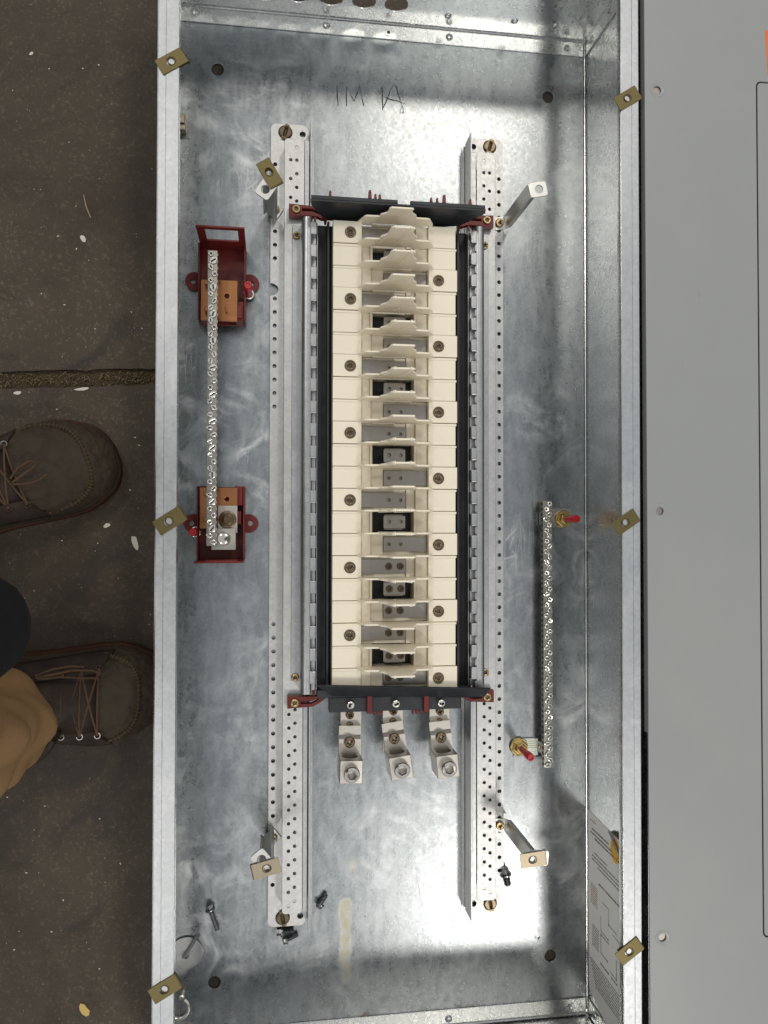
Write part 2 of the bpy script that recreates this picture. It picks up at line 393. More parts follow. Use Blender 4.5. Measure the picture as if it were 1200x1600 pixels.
o = mb.build('joint_dust', 'joint_dirt', fl, smooth=None)
# debris on the floor
def chip(name, px, py, w, l, rz, mat, label, cat, t=0.8):
    x, y = xy(px, py, GZ); n = 9
    poly = [(w / 2 * math.cos(2 * math.pi * k / n) * random.uniform(0.75, 1.2), l / 2 * math.sin(2 * math.pi * k / n) * random.uniform(0.8, 1.15)) for k in range(n)]
    o = MB().prism(poly, 0, t).build(name, mat, None, (x, y, GZ), math.radians(rz), bevel=0.15)
    return tag(o, label, cat)
chip('paint_chip', 211, 848, 7, 17, 15, 'paint_chip', 'largest white paint chip on the floor between boot toe and box', 'paint chip')
chip('paint_chip', 167, 821, 8, 5, 20, 'paint_chip', 'small oval white paint chip beside the boot toe', 'paint chip')
chip('paint_chip', 27, 614, 9, 4, 5, 'paint_chip', 'white paint flake lying on the floor joint edge', 'paint chip')
chip('paint_chip', 128, 608, 18, 3.5, 8, 'paint_chip', 'long thin white paint flake on the floor joint edge', 'paint chip')
chip('paint_chip', 130, 373, 6, 8, 30, 'paint_chip', 'cream paint chip near the thin straw on the floor', 'paint chip')
chip('paint_chip', 49, 84, 5, 3, 40, 'paint_chip', 'tiny white paint chip alone on bare concrete above the straw', 'paint chip')
chip('wood_chip', 132, 1577, 10, 16, 35, 'wood_chip', 'yellow chip lying on the floor beside the lowest left rim clip', 'wood chip', 1.6)
x0, y0 = xy(131, 305, GZ); x1, y1 = xy(142, 341, GZ)
tag(MB().tube([(x0, y0, GZ + 0.8), ((x0 + x1) / 2 - 1.2, (y0 + y1) / 2, GZ + 1.2), (x1, y1, GZ + 0.8)], [0.5, 0.8, 0.6], 6).build('straw', 'straw'), 'thin brown straw on the concrete floor', 'straw')
mb = MB()
for k in range(150):
    px, py = random.uniform(0, 238), random.uniform(0, 1600); x, y = xy(px, py, GZ)
    if abs(y - jl(x, 0)) < 11: continue
    s = random.choice((0.25, 0.3, 0.4, 0.5, 0.85)); M = Matrix.Translation((x, y, GZ + s * 0.3)) @ Euler((0, 0, random.random() * 6)).to_matrix().to_4x4()
    mb.box(-s, s * random.uniform(0.5, 1.6), -s * 0.6, s * 0.6, -s * 0.4, s * 0.35, M)
o = mb.build('floor_grit', 'paint_chip', smooth=None); o['kind'] = 'stuff'; o['label'] = 'scattered pale specks on the concrete floor'; o['category'] = 'grit'

# ================================================================== THE ENCLOSURE
WX = 254.0; LY = 609.0; H = 142.0; TS = 1.8
enc = thing('electrical_enclosure', 'open galvanized steel electrical box lying on the concrete floor', 'enclosure', (0, 0, GZ))
enc.location = (0, 0, 0)
holes = [(-204.8, 535.2), (202.4, 534.7), (203.3, -535), (-203.3, -535)]
back = plate('back_panel', [[(-249, -LY), (249, -LY), (249, LY), (-249, LY)]] + [circ(x, y, 7.2, 24) for x, y in holes], 3.6, 'galv_back', enc, (0, 0, -3.6), bevel=0.3)
def side(sg):
    pr = [(249, -3.4)]
    r = 3.0
    for k in range(5):
        a = math.radians(-90 + 90 * k / 4); pr.append((WX - r + r * math.cos(a), -3.4 + r + r * math.sin(a)))
    r = 2.4
    for k in range(5):
        a = math.radians(0 + 90 * k / 4); pr.append((WX - r + r * math.cos(a), H - r + r * math.sin(a)))
    pr += [(WX - 20.2, H), (WX - 21.6, H - 0.6), (WX - 22, H - 2), (WX - 22, H - 9)]
    pr = [(sg * x, z) for x, z in pr]
    if sg < 0: pr = pr[::-1]
    o = MB().sheet(pr, -LY, LY, TS).build('side_wall', 'galv_wall', enc, smooth=45)
    return o
for sg in (1, -1):
    w = side(sg)
    # hemmed rim strip laid over the inner part of the flange: its edge is the crease that runs along the rim
    MB().box(sg * (WX - 9.3) if sg < 0 else WX - 21.7, -(WX - 21.7) if sg < 0 else WX - 9.3, -LY, LY, H - 0.05, H + 0.75).build('rim_strip', 'galv_rim', enc, bevel=0.35)
    MB().box(-(WX - 1.8) if sg < 0 else WX - 9.0, -(WX - 9.0) if sg < 0 else WX - 1.8, -LY, LY, H - 0.05, H + 0.5).build('rim_strip', 'galv_rim', enc, bevel=0.35)
    # corner bead along the foot of the wall
    MB().tube([(sg * (WX - 3.6), -LY + 22, 0.7), (sg * (WX - 3.6), LY - 22, 0.7)], 0.9, 8).build('corner_bead', 'galv_wall', enc)
for sg in (1, -1):
    ol = [rrect(-WX + 2.2, WX - 2.2, 0.2, H - 0.5, 1)]
    if sg > 0:
        for k in range(-6, 1): ol.append(circ(3.4 + 38.3 * k, 37.5 if k > -4 else 36, 13.8, 24))
    plate('end_wall', ol, 1.8, 'galv_wall', enc, M=upright(0, sg * LY + (1.8 if sg > 0 else 0) - 0.9, 0), bevel=0.2)
    # end wall lips: folded foot on the back panel, side lips on the side walls, top flange
    y0, y1 = (588.8, LY - 1) if sg > 0 else (-LY + 1, -588.8)
    lip = MB().box(-WX + 5.5, WX - 5.5, y0, y1, 0.05, 2.0).build('end_lip', 'galv_wall', enc, bevel=0.7)
    for sx in (1, -1):
        MB().box(*((WX - 3.9, WX - 1.9) if sx > 0 else (-WX + 1.9, -WX + 3.9)), y0, y1, 2.4, H - 12).build('end_lip', 'galv_wall', enc, bevel=0.7)
    MB().box(-WX + 24, WX - 24, *((LY - 22, LY + 0.9) if sg > 0 else (-LY - 0.9, -LY + 22)), H - 1.4, H + 0.5).build('end_flange', 'galv_rim', enc, bevel=0.5)
    MB().tube([(-WX + 6, sg * (LY - 1.6), 2.3), (WX - 6, sg * (LY - 1.6), 2.3)], 1.5, 8).build('corner_bead', 'galv_wall', enc)
weld = MB().lathe([(4.3, 0), (4.3, 0.5), (3.6, 1.1), (2.6, 0.6), (0, 0.5)], n=20).mesh('spot_weld'); shade(weld, 50); weld.materials.append(MATS['galv_wall'])
for px, py in ((306, 20), (510, 40), (702, 58), (886, 76)): x, y = xy(px, py, 2); inst(weld, 'spot_weld', enc, (x, y, 2.0))
for px, py in ((888, 1574), (701, 1592)): x, y = xy(px, py, 2); inst(weld, 'spot_weld', enc, (x, y, 2.0))
for x, z in ((68, 26), (150, 28), (202, 26), (-210, 26)): inst(weld, 'spot_weld', enc, (0, 0, 0), M=T(x, LY - 0.9, z) @ RX(90))
for z in (24, 78): inst(weld, 'spot_weld', enc, (0, 0, 0), M=T(WX - 3.9, 598, z) @ RY(-90)); inst(weld, 'spot_weld', enc, (0, 0, 0), M=T(WX - 3.9, -598, z) @ RY(-90))
hx, hy = xy(607, 51, 2); inst(screw_mesh(4.5, 0.6, 'hex', 'galv_wall'), 'lip_hole', enc, (hx, hy, 2.0))
# pen marks on the back panel
strokes = [[(526.6, 134), (527, 150), (528.4, 165)], [(541.5, 166), (541, 150), (541.5, 135), (547, 147), (553, 158), (558, 146), (562, 136), (565, 150), (568, 165)],
           [(597, 135), (597.5, 152), (598, 172)], [(598, 170), (604, 157), (610, 141), (615, 132), (619, 135), (622, 146), (626, 160), (630, 170), (630, 176), (626, 177), (625, 172), (629, 166)], [(601, 152), (612, 156), (622, 158), (634, 163)]]
mb = MB()
for st in strokes: mb.tube([(*xy(u, v, 0), 0.15) for u, v in st], [0.5 + 0.25 * math.sin(i * 1.7) for i in range(len(st))], 6)
mb.build('pen_writing', 'marker_ink', enc, smooth=60)
mb = MB()
x, y = xy(840, 1466); mb.tube([(x - 2.6, y + 1.6, 0.5), (x, y - 1.2, 0.9), (x + 2.6, y + 1.6, 0.5)], 0.6, 6)
x, y = xy(571, 1432); mb.lathe([(0.8, 0), (0.8, 0.6), (0, 0.9)], (x, y, 0), 8)
mb.build('burr', 'dark_bolt', enc)
# instruction label on the right wall
LX = WX - TS - 0.25
lab = MB().add([(LX, -357.0, 3), (LX, -361, 100), (LX, -364, 122), (LX, -600, 122), (LX, -596, 70), (LX, -577, 6), (LX, -566, 2.5), (LX, -500, 2.6)], [(0, 1, 2, 3, 4, 5, 6, 7)]).build('instruction_label', 'white_paper', enc, smooth=None)
sol = lab.modifiers.new('thickness', 'SOLIDIFY'); sol.thickness = 0.2 * MM; sol.offset = 0
lab['label'] = 'off-white printed instruction label with round yellow emblem, one corner peeling'
random.seed(11)
def lines(mat, specs):
    mb = MB()
    for y, z0, z1, h in specs:
        z = z0
        while z < z1:
            w = random.uniform(2.0, 7.5); z2 = min(z1, z + w)
            mb.box(LX - 0.35, LX - 0.2, y - h / 2, y + h / 2, z, z2); z = z2 + random.uniform(0.8, 1.6)
    o = mb.build('printed_text', mat, lab, smooth=None); o['kind'] = 'stuff'; return o
sp = [(-366.5, 8, 26, 0.9)]
sp += [(-376, 14, 62, 1.9), (-381, 10, 92, 1.9), (-385.5, 22, 110, 1.9)]
sp += [(-403, 20, 58, 1.4), (-408, 14, 112, 1.4), (-412.5, 14, 112, 1.4), (-417, 30, 90, 1.4)]
sp += [(-435, 34, 92, 1.9)]
sp += [(-505 - 3.0 * k, 92, 116, 0.9) for k in range(8)] + [(-492 - 3 * k, 14, 34, 0.9) for k in range(9)]
sp += [(-527, 38, 62, 1.9), (-527, 68, 84, 1.9)] + [(-536 - 3.4 * k, 8 + 2 * k, 112, 1.15) for k in range(9)]
lines('ink_grey', sp)
lines('ink_red', [(-444 - 2.8 * k, 10, 30, 0.9) for k in range(9)])
mb = MB()
def wire(pts, r=0.28): mb.tube([(LX - 0.35, y, z) for y, z in pts], r, 5)
wire([(-452, 44), (-452, 62), (-470, 62), (-470, 84)]); wire([(-470, 40), (-488, 40), (-488, 60)]); wire([(-492, 62), (-492, 40), (-514, 40), (-514, 58)], 0.4); wire([(-500, 82), (-522, 82), (-522, 66)], 0.4); wire([(-476, 92), (-476, 72)])
for y, z in ((-470, 62), (-492, 40), (-514, 58), (-522, 82), (-488, 60)): mb.box(LX - 0.5, LX - 0.2, y - 1, y + 1, z - 1, z + 1)
mb.build('printed_diagram', 'ink_grey', lab, smooth=None)
for r, m_, dx in ((13.5, 'logo_yellow', 0.30), (9.5, 'logo_orange', 0.42), (7.2, 'logo_yellow', 0.54), (3.4, 'logo_orange', 0.66), (2.4, 'logo_yellow', 0.78)):
    MB().lathe([(r, 0), (r, 0.1)], n=32, M=Matrix.Translation((LX - dx, -377, 80)) @ Matrix.Rotation(math.radians(90), 4, 'Y')).build('emblem_ring', m_, lab)
MB().add([(LX - 0.9, -362, 62), (LX - 0.9, -380, 100), (LX - 3.5, -376, 96), (LX - 6.5, -366, 88), (LX - 7, -357.5, 84), (LX - 5, -356, 76), (LX - 3, -357.5, 68)], [(0, 1, 2, 3, 4, 5, 6)]).build('peeled_corner', 'label_back', lab, smooth=None)

# ================================================================== SPRING NUT CLIPS ON THE RIM
clip_top = plate_mesh('clip_plate', [rrect(-14.5, 14.5, -8, 8, 0.8), circ(-1.5, 0, 4.0, 20)], 1.0, 0.2); shade(clip_top, 18)
clip_low = plate_mesh('clip_spring', [rrect(-10, 14.0, -7.6, 7.6, 0.8), circ(-1.5, 0, 2.6, 16)], 0.9, 0.2); shade(clip_low, 18)
bend = MB()
bend.sheet([(13.6, 1.0)] + [(13.6 + 2.2 * math.sin(math.radians(a)), -1.4 + 2.4 * math.cos(math.radians(a))) for a in range(30, 180, 30)] + [(13.6, -3.8)], -7.8, 7.8, -0.9)
bend = bend.mesh('clip_bend'); shade(bend, 50)
collar = MB().lathe([(4.4, 0), (4.3, 0.6), (3.7, 0.9), (3.4, 0.2), (3.3, -2.6)], n=20); collar.f.pop(); collar.f.pop()
collar = collar.mesh('thread_collar'); shade(collar, 60)
CL = {}
def clip(x, y, z, rz, mat, label, group=None, gap=3.6, sx=1.0):
    t_ = thing('spring_nut_clip', label, 'clip nut', (x, y, z), math.radians(rz), group)
    for nm, me, zz in (('clip_plate', clip_top, 0.0), ('clip_spring', clip_low, -gap), ('clip_bend', bend, -0.1), ('thread_collar', collar, 0.75)):
        k = (nm, mat)
        if k not in CL:
            CL[k] = me.copy(); CL[k].materials.clear(); CL[k].materials.append(MATS[mat if nm != 'thread_collar' else mat])
        o = inst(CL[k], nm, t_, (0, 0, zz))
    return t_
for px, py, rz, lb in ((268, 95, 33, 'olive spring nut clip on the rim beside the bare concrete, nearest the knockout holes'),
                       (264.5, 814, 33, 'olive spring nut clip on the rim between the boots and the neutral bar'),
                       (257.5, 1546, 29, 'olive spring nut clip on the rim above the loose steel ring'),
                       (981, 153, 33, 'olive spring nut clip on the rim beside the grey cover, nearest the knockout holes'),
                       (978, 816, 33, 'olive spring nut clip on the rim between the ground bar and the grey cover'),
                       (984, 1487, 34, 'olive spring nut clip on the rim beside the instruction label')):
    x, y = xy(px, py, H + 2)
    clip(x, y, H + 0.95, rz, 'olive_clip', lb, 'spring nut clips on the rim')

# ================================================================== MOUNTING RAILS
def rail(sg, label):
    t_ = thing('mounting_rail', label, 'mounting rail', (0, 0, 0), 0, 'perforated mounting rails')
    X = lambda a, b: (min(sg * a, sg * b), max(sg * a, sg * b))
    random.seed(21 + sg)
    # perforated base strip with the big screw holes at both ends
    ol = [rrect(*X(98, 142), -473, 473, 7)]
    if sg < 0:
        yn = at(422, 452, 6)[1]; o_ = ol[0]; i_ = [k for k in range(len(o_)) if o_[k][0] < -141.9 and o_[k][1] > 0][-1]
        ol[0] = o_[:i_ + 1] + [(-142 + 7.5 * math.sin(math.radians(a_)) * 1.3, yn + 7.5 * math.cos(math.radians(a_))) for a_ in range(0, 181, 15)] + o_[i_ + 1:]
    ys = [y for y in range(-424, 430, 16)]
    for y in ys:
        if 268 < y < 300 and sg < 0: continue
        if sg < 0 and -118 < y < 128: continue
        ol.append(circ(sg * 136.8, y, 2.5, 12))
    for s in (1, -1): ol += [circ(sg * 125, s * 463, 8.6, 20), circ(sg * 104.5, s * 462, 3.7, 16)]
    plate('base_strip', ol, 2.0, 'zinc_rail', t_, (0, 0, 4.0), bevel=0.0)
    for s in (1, -1): MB().box(*X(110, 134), s * 463 - 9, s * 463 + 9, 0.1, 4.0).build('rail_spacer', 'brown_zinc', t_)
    # raised perforated channel
    cx0, cx1 = (103.2, 126.2)
    ol = [rrect(*X(cx0, cx1), -449, 446, 4)]
    rows = [(436, 1), (421, 2), (405, 1), (399, 3), (389, 1), (377, 3), (373, 1)]
    y = 330
    while y > -440:
        if not (-200 < y < 372): rows.append((y, 1)); rows.append((y - 5.4, 3))
        y -= 15.6
    for yy, k in rows:
        if k in (1, 2): ol.append(circ(sg * 112.0, yy, 1.9, 10))
        if k in (2, 3): ol.append(circ(sg * 119.0, yy, 1.9, 10))
    zc = 27.0
    ch = plate('channel_top', ol, 1.4, 'zinc_rail', t_, (0, 0, zc - 1.4), bevel=0.35)
    MB().box(*X(cx1 - 1.3, cx1 + 0.1), -446, 443, 6.0, zc - 0.6).build('channel_web', 'zinc_rail', t_, bevel=0.3)
    # stepped shoulder and the tall inner fin
    MB().box(*X(97.2, cx0 - 0.2), -449, 446, zc - 4.0, zc - 2.4).build('channel_shoulder', 'zinc_strip', t_, bevel=0.5)
    MB().box(*X(94.6, 96.4), -470, 466, 3.0, 30.5).build('inner_fin', 'zinc_strip', t_, bevel=0.4)
    MB().box(*X(90.2, 94.4), -466, 462, 0.6, 2.0).build('fin_foot', 'zinc_strip', t_, bevel=0.4)
    for s in (1, -1):
        screw(t_, sg * 125, s * 463, 4.0, 8.0, 4.6, 'slot', 'brown_zinc', rz=1.3 if s > 0 else 1.75)
    return t_
r1 = rail(-1, 'perforated zinc mounting rail between the neutral bar and the cream breaker base')
r2 = rail(1, 'perforated zinc mounting rail between the cream breaker base and the ground bar')

# ================================================================== Z-SHAPED STANDOFF BRACKETS
def bracket(sx, sy, label, yaw, padx, pady):
    t_ = thing('standoff_bracket', label, 'bracket', (sx * 137, sy * 368.5, 6.0), 0, 'standoff brackets on the rails')
    d = Vector((padx, pady)).normalized(); a = math.degrees(math.atan2(d.y, d.x))
    R = RZ(a)
    MB().box(-7, 7, -8, 8, 0.05, 1.8).build('foot', 'bracket_steel', t_, bevel=0.6).matrix_local = R
    p = MB().box(6.9, 8.6, -8, 8, 1.2, 93.6); p.box(8.5, 12.5, -8, -6.4, 4, 92); p.box(8.5, 12.5, 6.4, 8, 4, 92)
    p.build('post', 'bracket_steel', t_, bevel=0.5).matrix_local = R
    plate('pad', [rrect(7.0, 28, -8.5, 8.5, 3.5), circ(18.5, 0, 4.6, 20)], 1.7, 'bracket_steel', t_, M=R @ T(0, 0, 92.8), bevel=0.4)
    screw(t_, -0.5 * d.x, -0.5 * d.y, 1.8, 5.2, 3.4, 'cross', 'yellow_zinc')
    return t_
zc_ = 100.6
bracket(-1, 1, 'zinc standoff bracket carrying the olive clip at the rail end nearest the knockout holes', 0, -0.55, -0.83)
bracket(1, 1, 'zinc standoff bracket with bare round hole in its pad', 0, 0.98, 0.2)
bracket(1, -1, 'zinc standoff bracket carrying a tan clip beside the instruction label', 0, 0.98, -0.1)
bracket(-1, -1, 'zinc standoff bracket carrying a tan clip near the loose washer', 0, -0.62, 0.78)
for px, py, rz, mat, lb in ((421, 270, -58, 'olive_clip', 'olive spring nut clip on top of a standoff bracket'),
                            (833, 1343, 5, 'tan_clip', 'tan spring nut clip on the standoff bracket beside the instruction label'),
                            (416, 1357, 193, 'tan_clip', 'tan spring nut clip on the standoff bracket near the loose washer')):
    x, y = xy(px, py, 102); clip(x, y, 101.6, rz, mat, lb, gap=3.2)

# ================================================================== THE INTERIOR: cream breaker base on its frame
it = thing('breaker_base_assembly', 'cream plastic circuit breaker base with barrier fins and grey bus tabs in a black frame', 'breaker base', (0, 0, 0))
PIT = 25.4; Y0 = 330.0
YT = Y0 + PIT / 2; YB = YT - 21 * PIT
random.seed(5)
MB().box(-92, 92, YB - 4, YT + 4, 22, 25).build('base_sheet', 'black_plastic', it, bevel=0.5)
for sg in (-1, 1):
    MB().box(*sorted((sg * 75, sg * 77.5)), YB - 2, YT + 2, 25, 44).build('side_barrier', 'black_plastic', it, bevel=0.4)
    # steel side frame with its row of breaker hooks
    MB().box(*sorted((sg * 105.2, sg * 117)), YB + 8, YT + 1, 27.1, 28.7).build('frame_foot', 'zinc_strip', it, bevel=0.5)
    fr = MB().sheet([(sg * 105.2, 28.0), (sg * 104.6, 48), (sg * 103.6, 50), (sg * 102, 50.8), (sg * 97.6, 50.8), (sg * 96.4, 50), (sg * 96, 48.5), (sg * 96, 40)], YB - 3, YT + 3, -1.5 * sg)
    fr.build('side_frame', 'zinc_strip', it, smooth=50)
    MB().box(*sorted((sg * 88.2, sg * 89.2)), YB, YT, 25, 43).build('inner_web', 'zinc_strip', it, bevel=0.3)
    MB().box(*sorted((sg * 90.2, sg * 96.0)), YB, YT, 41, 43).build('hook_ledge', 'zinc_strip', it, bevel=0.3)
    hk = plate_mesh('breaker_hook', [rrect(-7.2, 7.2, -3.6, 3.6, 1.2)], 9, 0.9); shade(hk, 18); hk.materials.append(MATS['zinc_strip'])
    for k in range(21):
        y = Y0 + 3.0 - k * PIT
        inst(hk, 'breaker_hook', it, (sg * (93.4), y, 43.5), math.pi / 2)
        if sg > 0: inst(hk, 'hook_base', it, (sg * 97.6, y - 12.6, 44.0), 0, M=T(sg * 97.2, y - 12.6, 43.2) @ RZ(90) @ Matrix.Diagonal((0.55, 0.8, 0.95, 1)))
    for y in (331.8, -178.6): screw(it, sg * 112, y, 28.7, 4.4, 3.0, 'torx', 'yellow_zinc')
KIND = ['L', 'C', 'R']
def row_mesh(kind):
    mb = MB(); a, b = -PIT / 2 + 0.25, PIT / 2 - 0.25
    zl, zr = (55, 52.6) if kind == 'L' else ((52.6, 55) if kind == 'R' else (52.6, 52.6))
    mb.box(-71.5, -38.8, a, b, 25.2, zl); 
    xr = 72.4 if kind == 'R' else 71.0
    if kind != 'L': mb.box(-71.2, -39.2, b - 3.0, b - 0.3, zl - 0.6, zl + 1.0)
    if kind != 'R': mb.box(39.2, xr + 0.9, b - 3.0, b - 0.3, zr - 0.6, zr + 1.0)
    mb.box(38.8, xr, a, b, 25.2, zr)
    if kind == 'L':
        mb.box(-38.6, 14.0, a, b, 25.2, 41.5); mb.box(14.2, 24.5, a, b, 25.2, 44.5); mb.box(24.7, 38.6, a, b, 25.2, 48)
        mb.box(-26, 0, b - 1.4, b - 0.1, 41.5, 50)
    elif kind == 'R':
        mb.box(-38.6, -27.2, a, b, 25.2, 48); mb.box(-27, -12.6, a, b, 25.2, 44.5); mb.box(-12.4, 38.6, a, b, 25.2, 41.5)
        mb.box(-26, 20, b - 1.4, b - 0.1, 41.5, 52)
    else:
        mb.v += []; mb.box(-38.7, 38.7, a + 0.3, b - 0.3, 25.1, 26.5); mb.box(-38.6, -28.6, a, b, 25.2, 45.5); mb.box(-28.4, -25.6, a, b, 25.2, 49); mb.box(22.6, 25.4, a, b, 25.2, 49); mb.box(25.6, 38.6, a, b, 25.2, 47)
    return mb.mesh('insulator_row')
rows_me = {}
for k_ in 'LCR':
    rows_me[k_] = row_mesh(k_); shade(rows_me[k_], 30); rows_me[k_].materials.append(MATS['cream_plastic'])
bus_L = plate_mesh('bus_tab', [rrect(-38.4, 13.7, -8.4, 8.4, 0.5), circ(-6, 0, 2.0, 14), circ(7.6, 0, 1.9, 14)], 4.2, 0.3)
bus_R = plate_mesh('bus_tab', [rrect(-12.3, 38.4, -8.4, 8.4, 0.5), circ(-6, 0, 1.9, 14), circ(7.6, 0, 2.0, 14)], 4.2, 0.3)
bus_C = plate_mesh('bus_tab', [rrect(-12.8, 12.4, -7.2, 7.2, 0.5), circ(-6.4, 0.6, 2.1, 14), circ(7.4, 0.6, 1.9, 14)], 4.2, 0.3)
for me in (bus_L, bus_R, bus_C): shade(me, 18); me.materials.append(MATS['tin_bus'])
wsheet = MB().box(-25.4, 22.4, -12.2, 12.2, 26.6, 27.4).mesh('window_sheet'); wsheet.materials.append(MATS['black_plastic'])
stem = MB().box(-11, 10, -8.6, 8.6, 25.1, 45.7).mesh('bus_stem'); stem.materials.append(MATS['tin_bus'])
seat_ = plate_mesh('screw_seat', [circ(0, 0, 6.6, 24), circ(0, 0, 4.9, 24)], 0.9, 0.3); shade(seat_, 18); seat_.materials.append(MATS['brown_zinc'])
for k in range(21):
    kd = KIND[k % 3]; y = Y0 - k * PIT
    r = inst(rows_me[kd], 'insulator_row', it, (0, y, 0))
    bv = r.modifiers.new('bevel', 'BEVEL'); bv.width = 0.0006; bv.segments = 2; bv.limit_method = 'ANGLE'; bv.harden_normals = True
    inst({'L': bus_L, 'R': bus_R, 'C': bus_C}[kd], 'bus_tab', it, (0, y, 41.6 if kd != 'C' else 45.8))
    if kd == 'C':
        inst(stem, 'bus_stem', it, (0, y, 0)); inst(wsheet, 'window_sheet', it, (0, y, 0))
    else:
        sx = -51.8 if kd == 'L' else 50.3
        inst(seat_, 'screw_seat', it, (sx, y - 0.6, 54.95)); screw(it, sx, y - 0.6, 54.8, 4.4, 2.8, 'torx', 'brown_zinc')
    if k >= 15:
        for sx in (-6, 7.5): screw(it, sx, y, 45.8 if kd != 'C' else 50.0, 4.1, 1.8, 'torx', 'brown_zinc')
def fin_mesh(ribs, top):
    s_ = (top - 73) / (110.5 - 73)
    hh = lambda z: 73 + (z - 73) * s_
    out = [(-43.5, 53.0), (-43.2, 56), (-37.5, 71), (-35, 72.6), (-21, 73), (-20.2, hh(81)), (-18.6, hh(83)), (-14.4, hh(89)), (-13.6, hh(93)), (-13.0, hh(107)), (-11.2, top), (12.4, top), (13.6, hh(109)),
           (12.6, hh(102)), (14.0, hh(95)), (15.4, hh(91)), (19.4, hh(84)), (20.2, 75), (22, 73.6), (34.6, 73.2), (37, 71.5), (43.0, 58), (43.4, 53.0), (33, 50), (24, 46), (20, 46), (20, 52), (-26, 52), (-26, 46), (-36, 46)]
    pl = plate_mesh('f', [out], 2.0, 0.45)
    pl.transform(upright(0, 1.0, 0))
    if ribs:
        mb = MB()
        for x in (-8.6, 9.2):
            mb.tube([(x, -0.9, top - 0.6), (x - 11, -0.9, 60)], 1.15, 6); mb.tube([(x, 0.9, top - 0.6), (x - 11, 0.9, 60)], 1.15, 6)
            mb.lathe([(1.7, top - 3), (1.7, top - 0.2), (1.1, top + 0.8), (0, top + 0.9)], (x, 0, 0), 10)
        rb = mb.mesh('r'); pl2 = merge([(pl, Matrix.Identity(4)), (rb, Matrix.Identity(4))]); pl = pl2
    shade(pl, 18); pl.materials.clear(); pl.materials.append(MATS['cream_plastic']); pl.name = 'barrier_fin'
    return pl
fin_r = fin_mesh(True, 110.0); fin_s = fin_mesh(False, 108.5); fin_t = fin_mesh(False, 99)
for k in range(21):
    o = inst(fin_t if k == 0 else (fin_s if k % 3 == 0 else fin_r), 'barrier_fin', it, (0, YT - k * PIT, 0))
# black end barriers
def end_barrier():
    out = [(-79, 30), (-97.5, 72), (-98.5, 84), (98.5, 84), (98.5, 72), (79, 36), (60, 30)]
    o = plate('end_barrier', [out], 2.2, 'black_plastic', it, M=upright(0, 353, 0), bevel=0.4)
    MB().box(-98, -2, 353.2, 357.5, 81.0, 83.8).build('barrier_lip', 'black_plastic', it, bevel=0.6)
    MB().box(12, 98, 353.2, 357.5, 81.0, 83.8).build('barrier_lip', 'black_plastic', it, bevel=0.6)
    for x, w, h in ((-77, 3, 7), (-33, 4, 10), (-27, 3, 6), (-22, 3, 6), (36, 3, 6), (43, 3, 6), (51, 4, 10), (81, 3, 7)):
        MB().prism([(x - w / 2, 357.6), (x + w / 2, 357.6), (x + w * 0.32, 357 + h), (x - w * 0.32, 357 + h)], 78, 83).build('red_lug', 'red_plastic', it, bevel=0.4)
    # lower end: slanted black apron and the block that the bus tongues leave through
    A = [(*xy(494, 1072, 66), 66), (*xy(767, 1077, 66), 66), (*xy(757, 1089, 49), 49), (*xy(735, 1090, 49), 49), (*xy(520, 1088, 49), 49)]
    mb = MB(); n = len(A); mb.add(A + [(x, y + 1.5, z - 2.2) for x, y, z in A], [tuple(range(n)), tuple(reversed(range(n, 2 * n)))] + [(i, (i + 1) % n, n + (i + 1) % n, n + i) for i in range(n)])
    mb.build('end_apron', 'black_plastic', it, bevel=0.5)
    ya = xy(600, 1088, 44)[1]; yb = xy(600, 1111, 44)[1]
    MB().box(-88, 88, ya + 0.5, YB - 0.2, 25.2, 46).build('end_block', 'black_plastic', it, bevel=0.6)
    MB().box(-74, 79.5, yb, ya, 27.2, 44).build('bus_block', 'black_plastic', it, bevel=0.8)
    for px in (577.5, 666.0):
        x = xy(px, 1100, 48)[0]
        MB().box(x - 3, x + 3, yb - 1.5, ya + 2, 34, 50).build('red_divider', 'red_plastic', it, bevel=0.7)
        s = 1 if px < 600 else -1
        for q in (1, 2, 3): MB().prism([(x + s * (2 + 4.2 * q) - 1.4, yb - 0.2), (x + s * (2 + 4.2 * q) + 1.4, yb - 0.2), (x + s * (2 + 4.2 * q) + 0.8, yb - 5), (x + s * (2 + 4.2 * q) - 0.8, yb - 5)], 38, 43).build('red_lug', 'red_plastic', it, bevel=0.3)
end_barrier()
# red corner brackets
def red_corner(sx, sy):
    yc = 359.5 if sy > 0 else -206.3
    c = lambda pts: [(sx * x, yc + sy * y) for x, y in pts]
    out = c([(121, 6.2), (92, 4.6), (84, 0.5), (78, -4), (77, -8), (83, -9.5), (88, -7.5), (92, -7.2), (121, -8.2)])
    slot = c([(106, 1.2), (94, 1.2), (87, -2.0), (86, -4.6), (94, -1.6), (106, -1.6)])
    o = plate('red_bracket', [out, slot], 8.5, 'red_plastic', it, (0, 0, 0), bevel=0.6); o.data.transform(T(0, 0, 28.9))
    for x, y1, y2, w in ((91, -7, -24, 1.6), (79, -8, -14, 2.2)):
        MB().prism(c([(x - w, y1), (x + w, y1), (x + w * 0.5, y2), (x - w * 0.5, y2)]), 29.5, 36).build('red_prong', 'red_plastic', o, bevel=0.4)
    screw(o, sx * 112.8, yc - sy * 0.4, 37.4, 4.8, 2.6, 'torx', 'yellow_zinc')
for sx in (-1, 1):
    for sy in (-1, 1): red_corner(sx, sy)
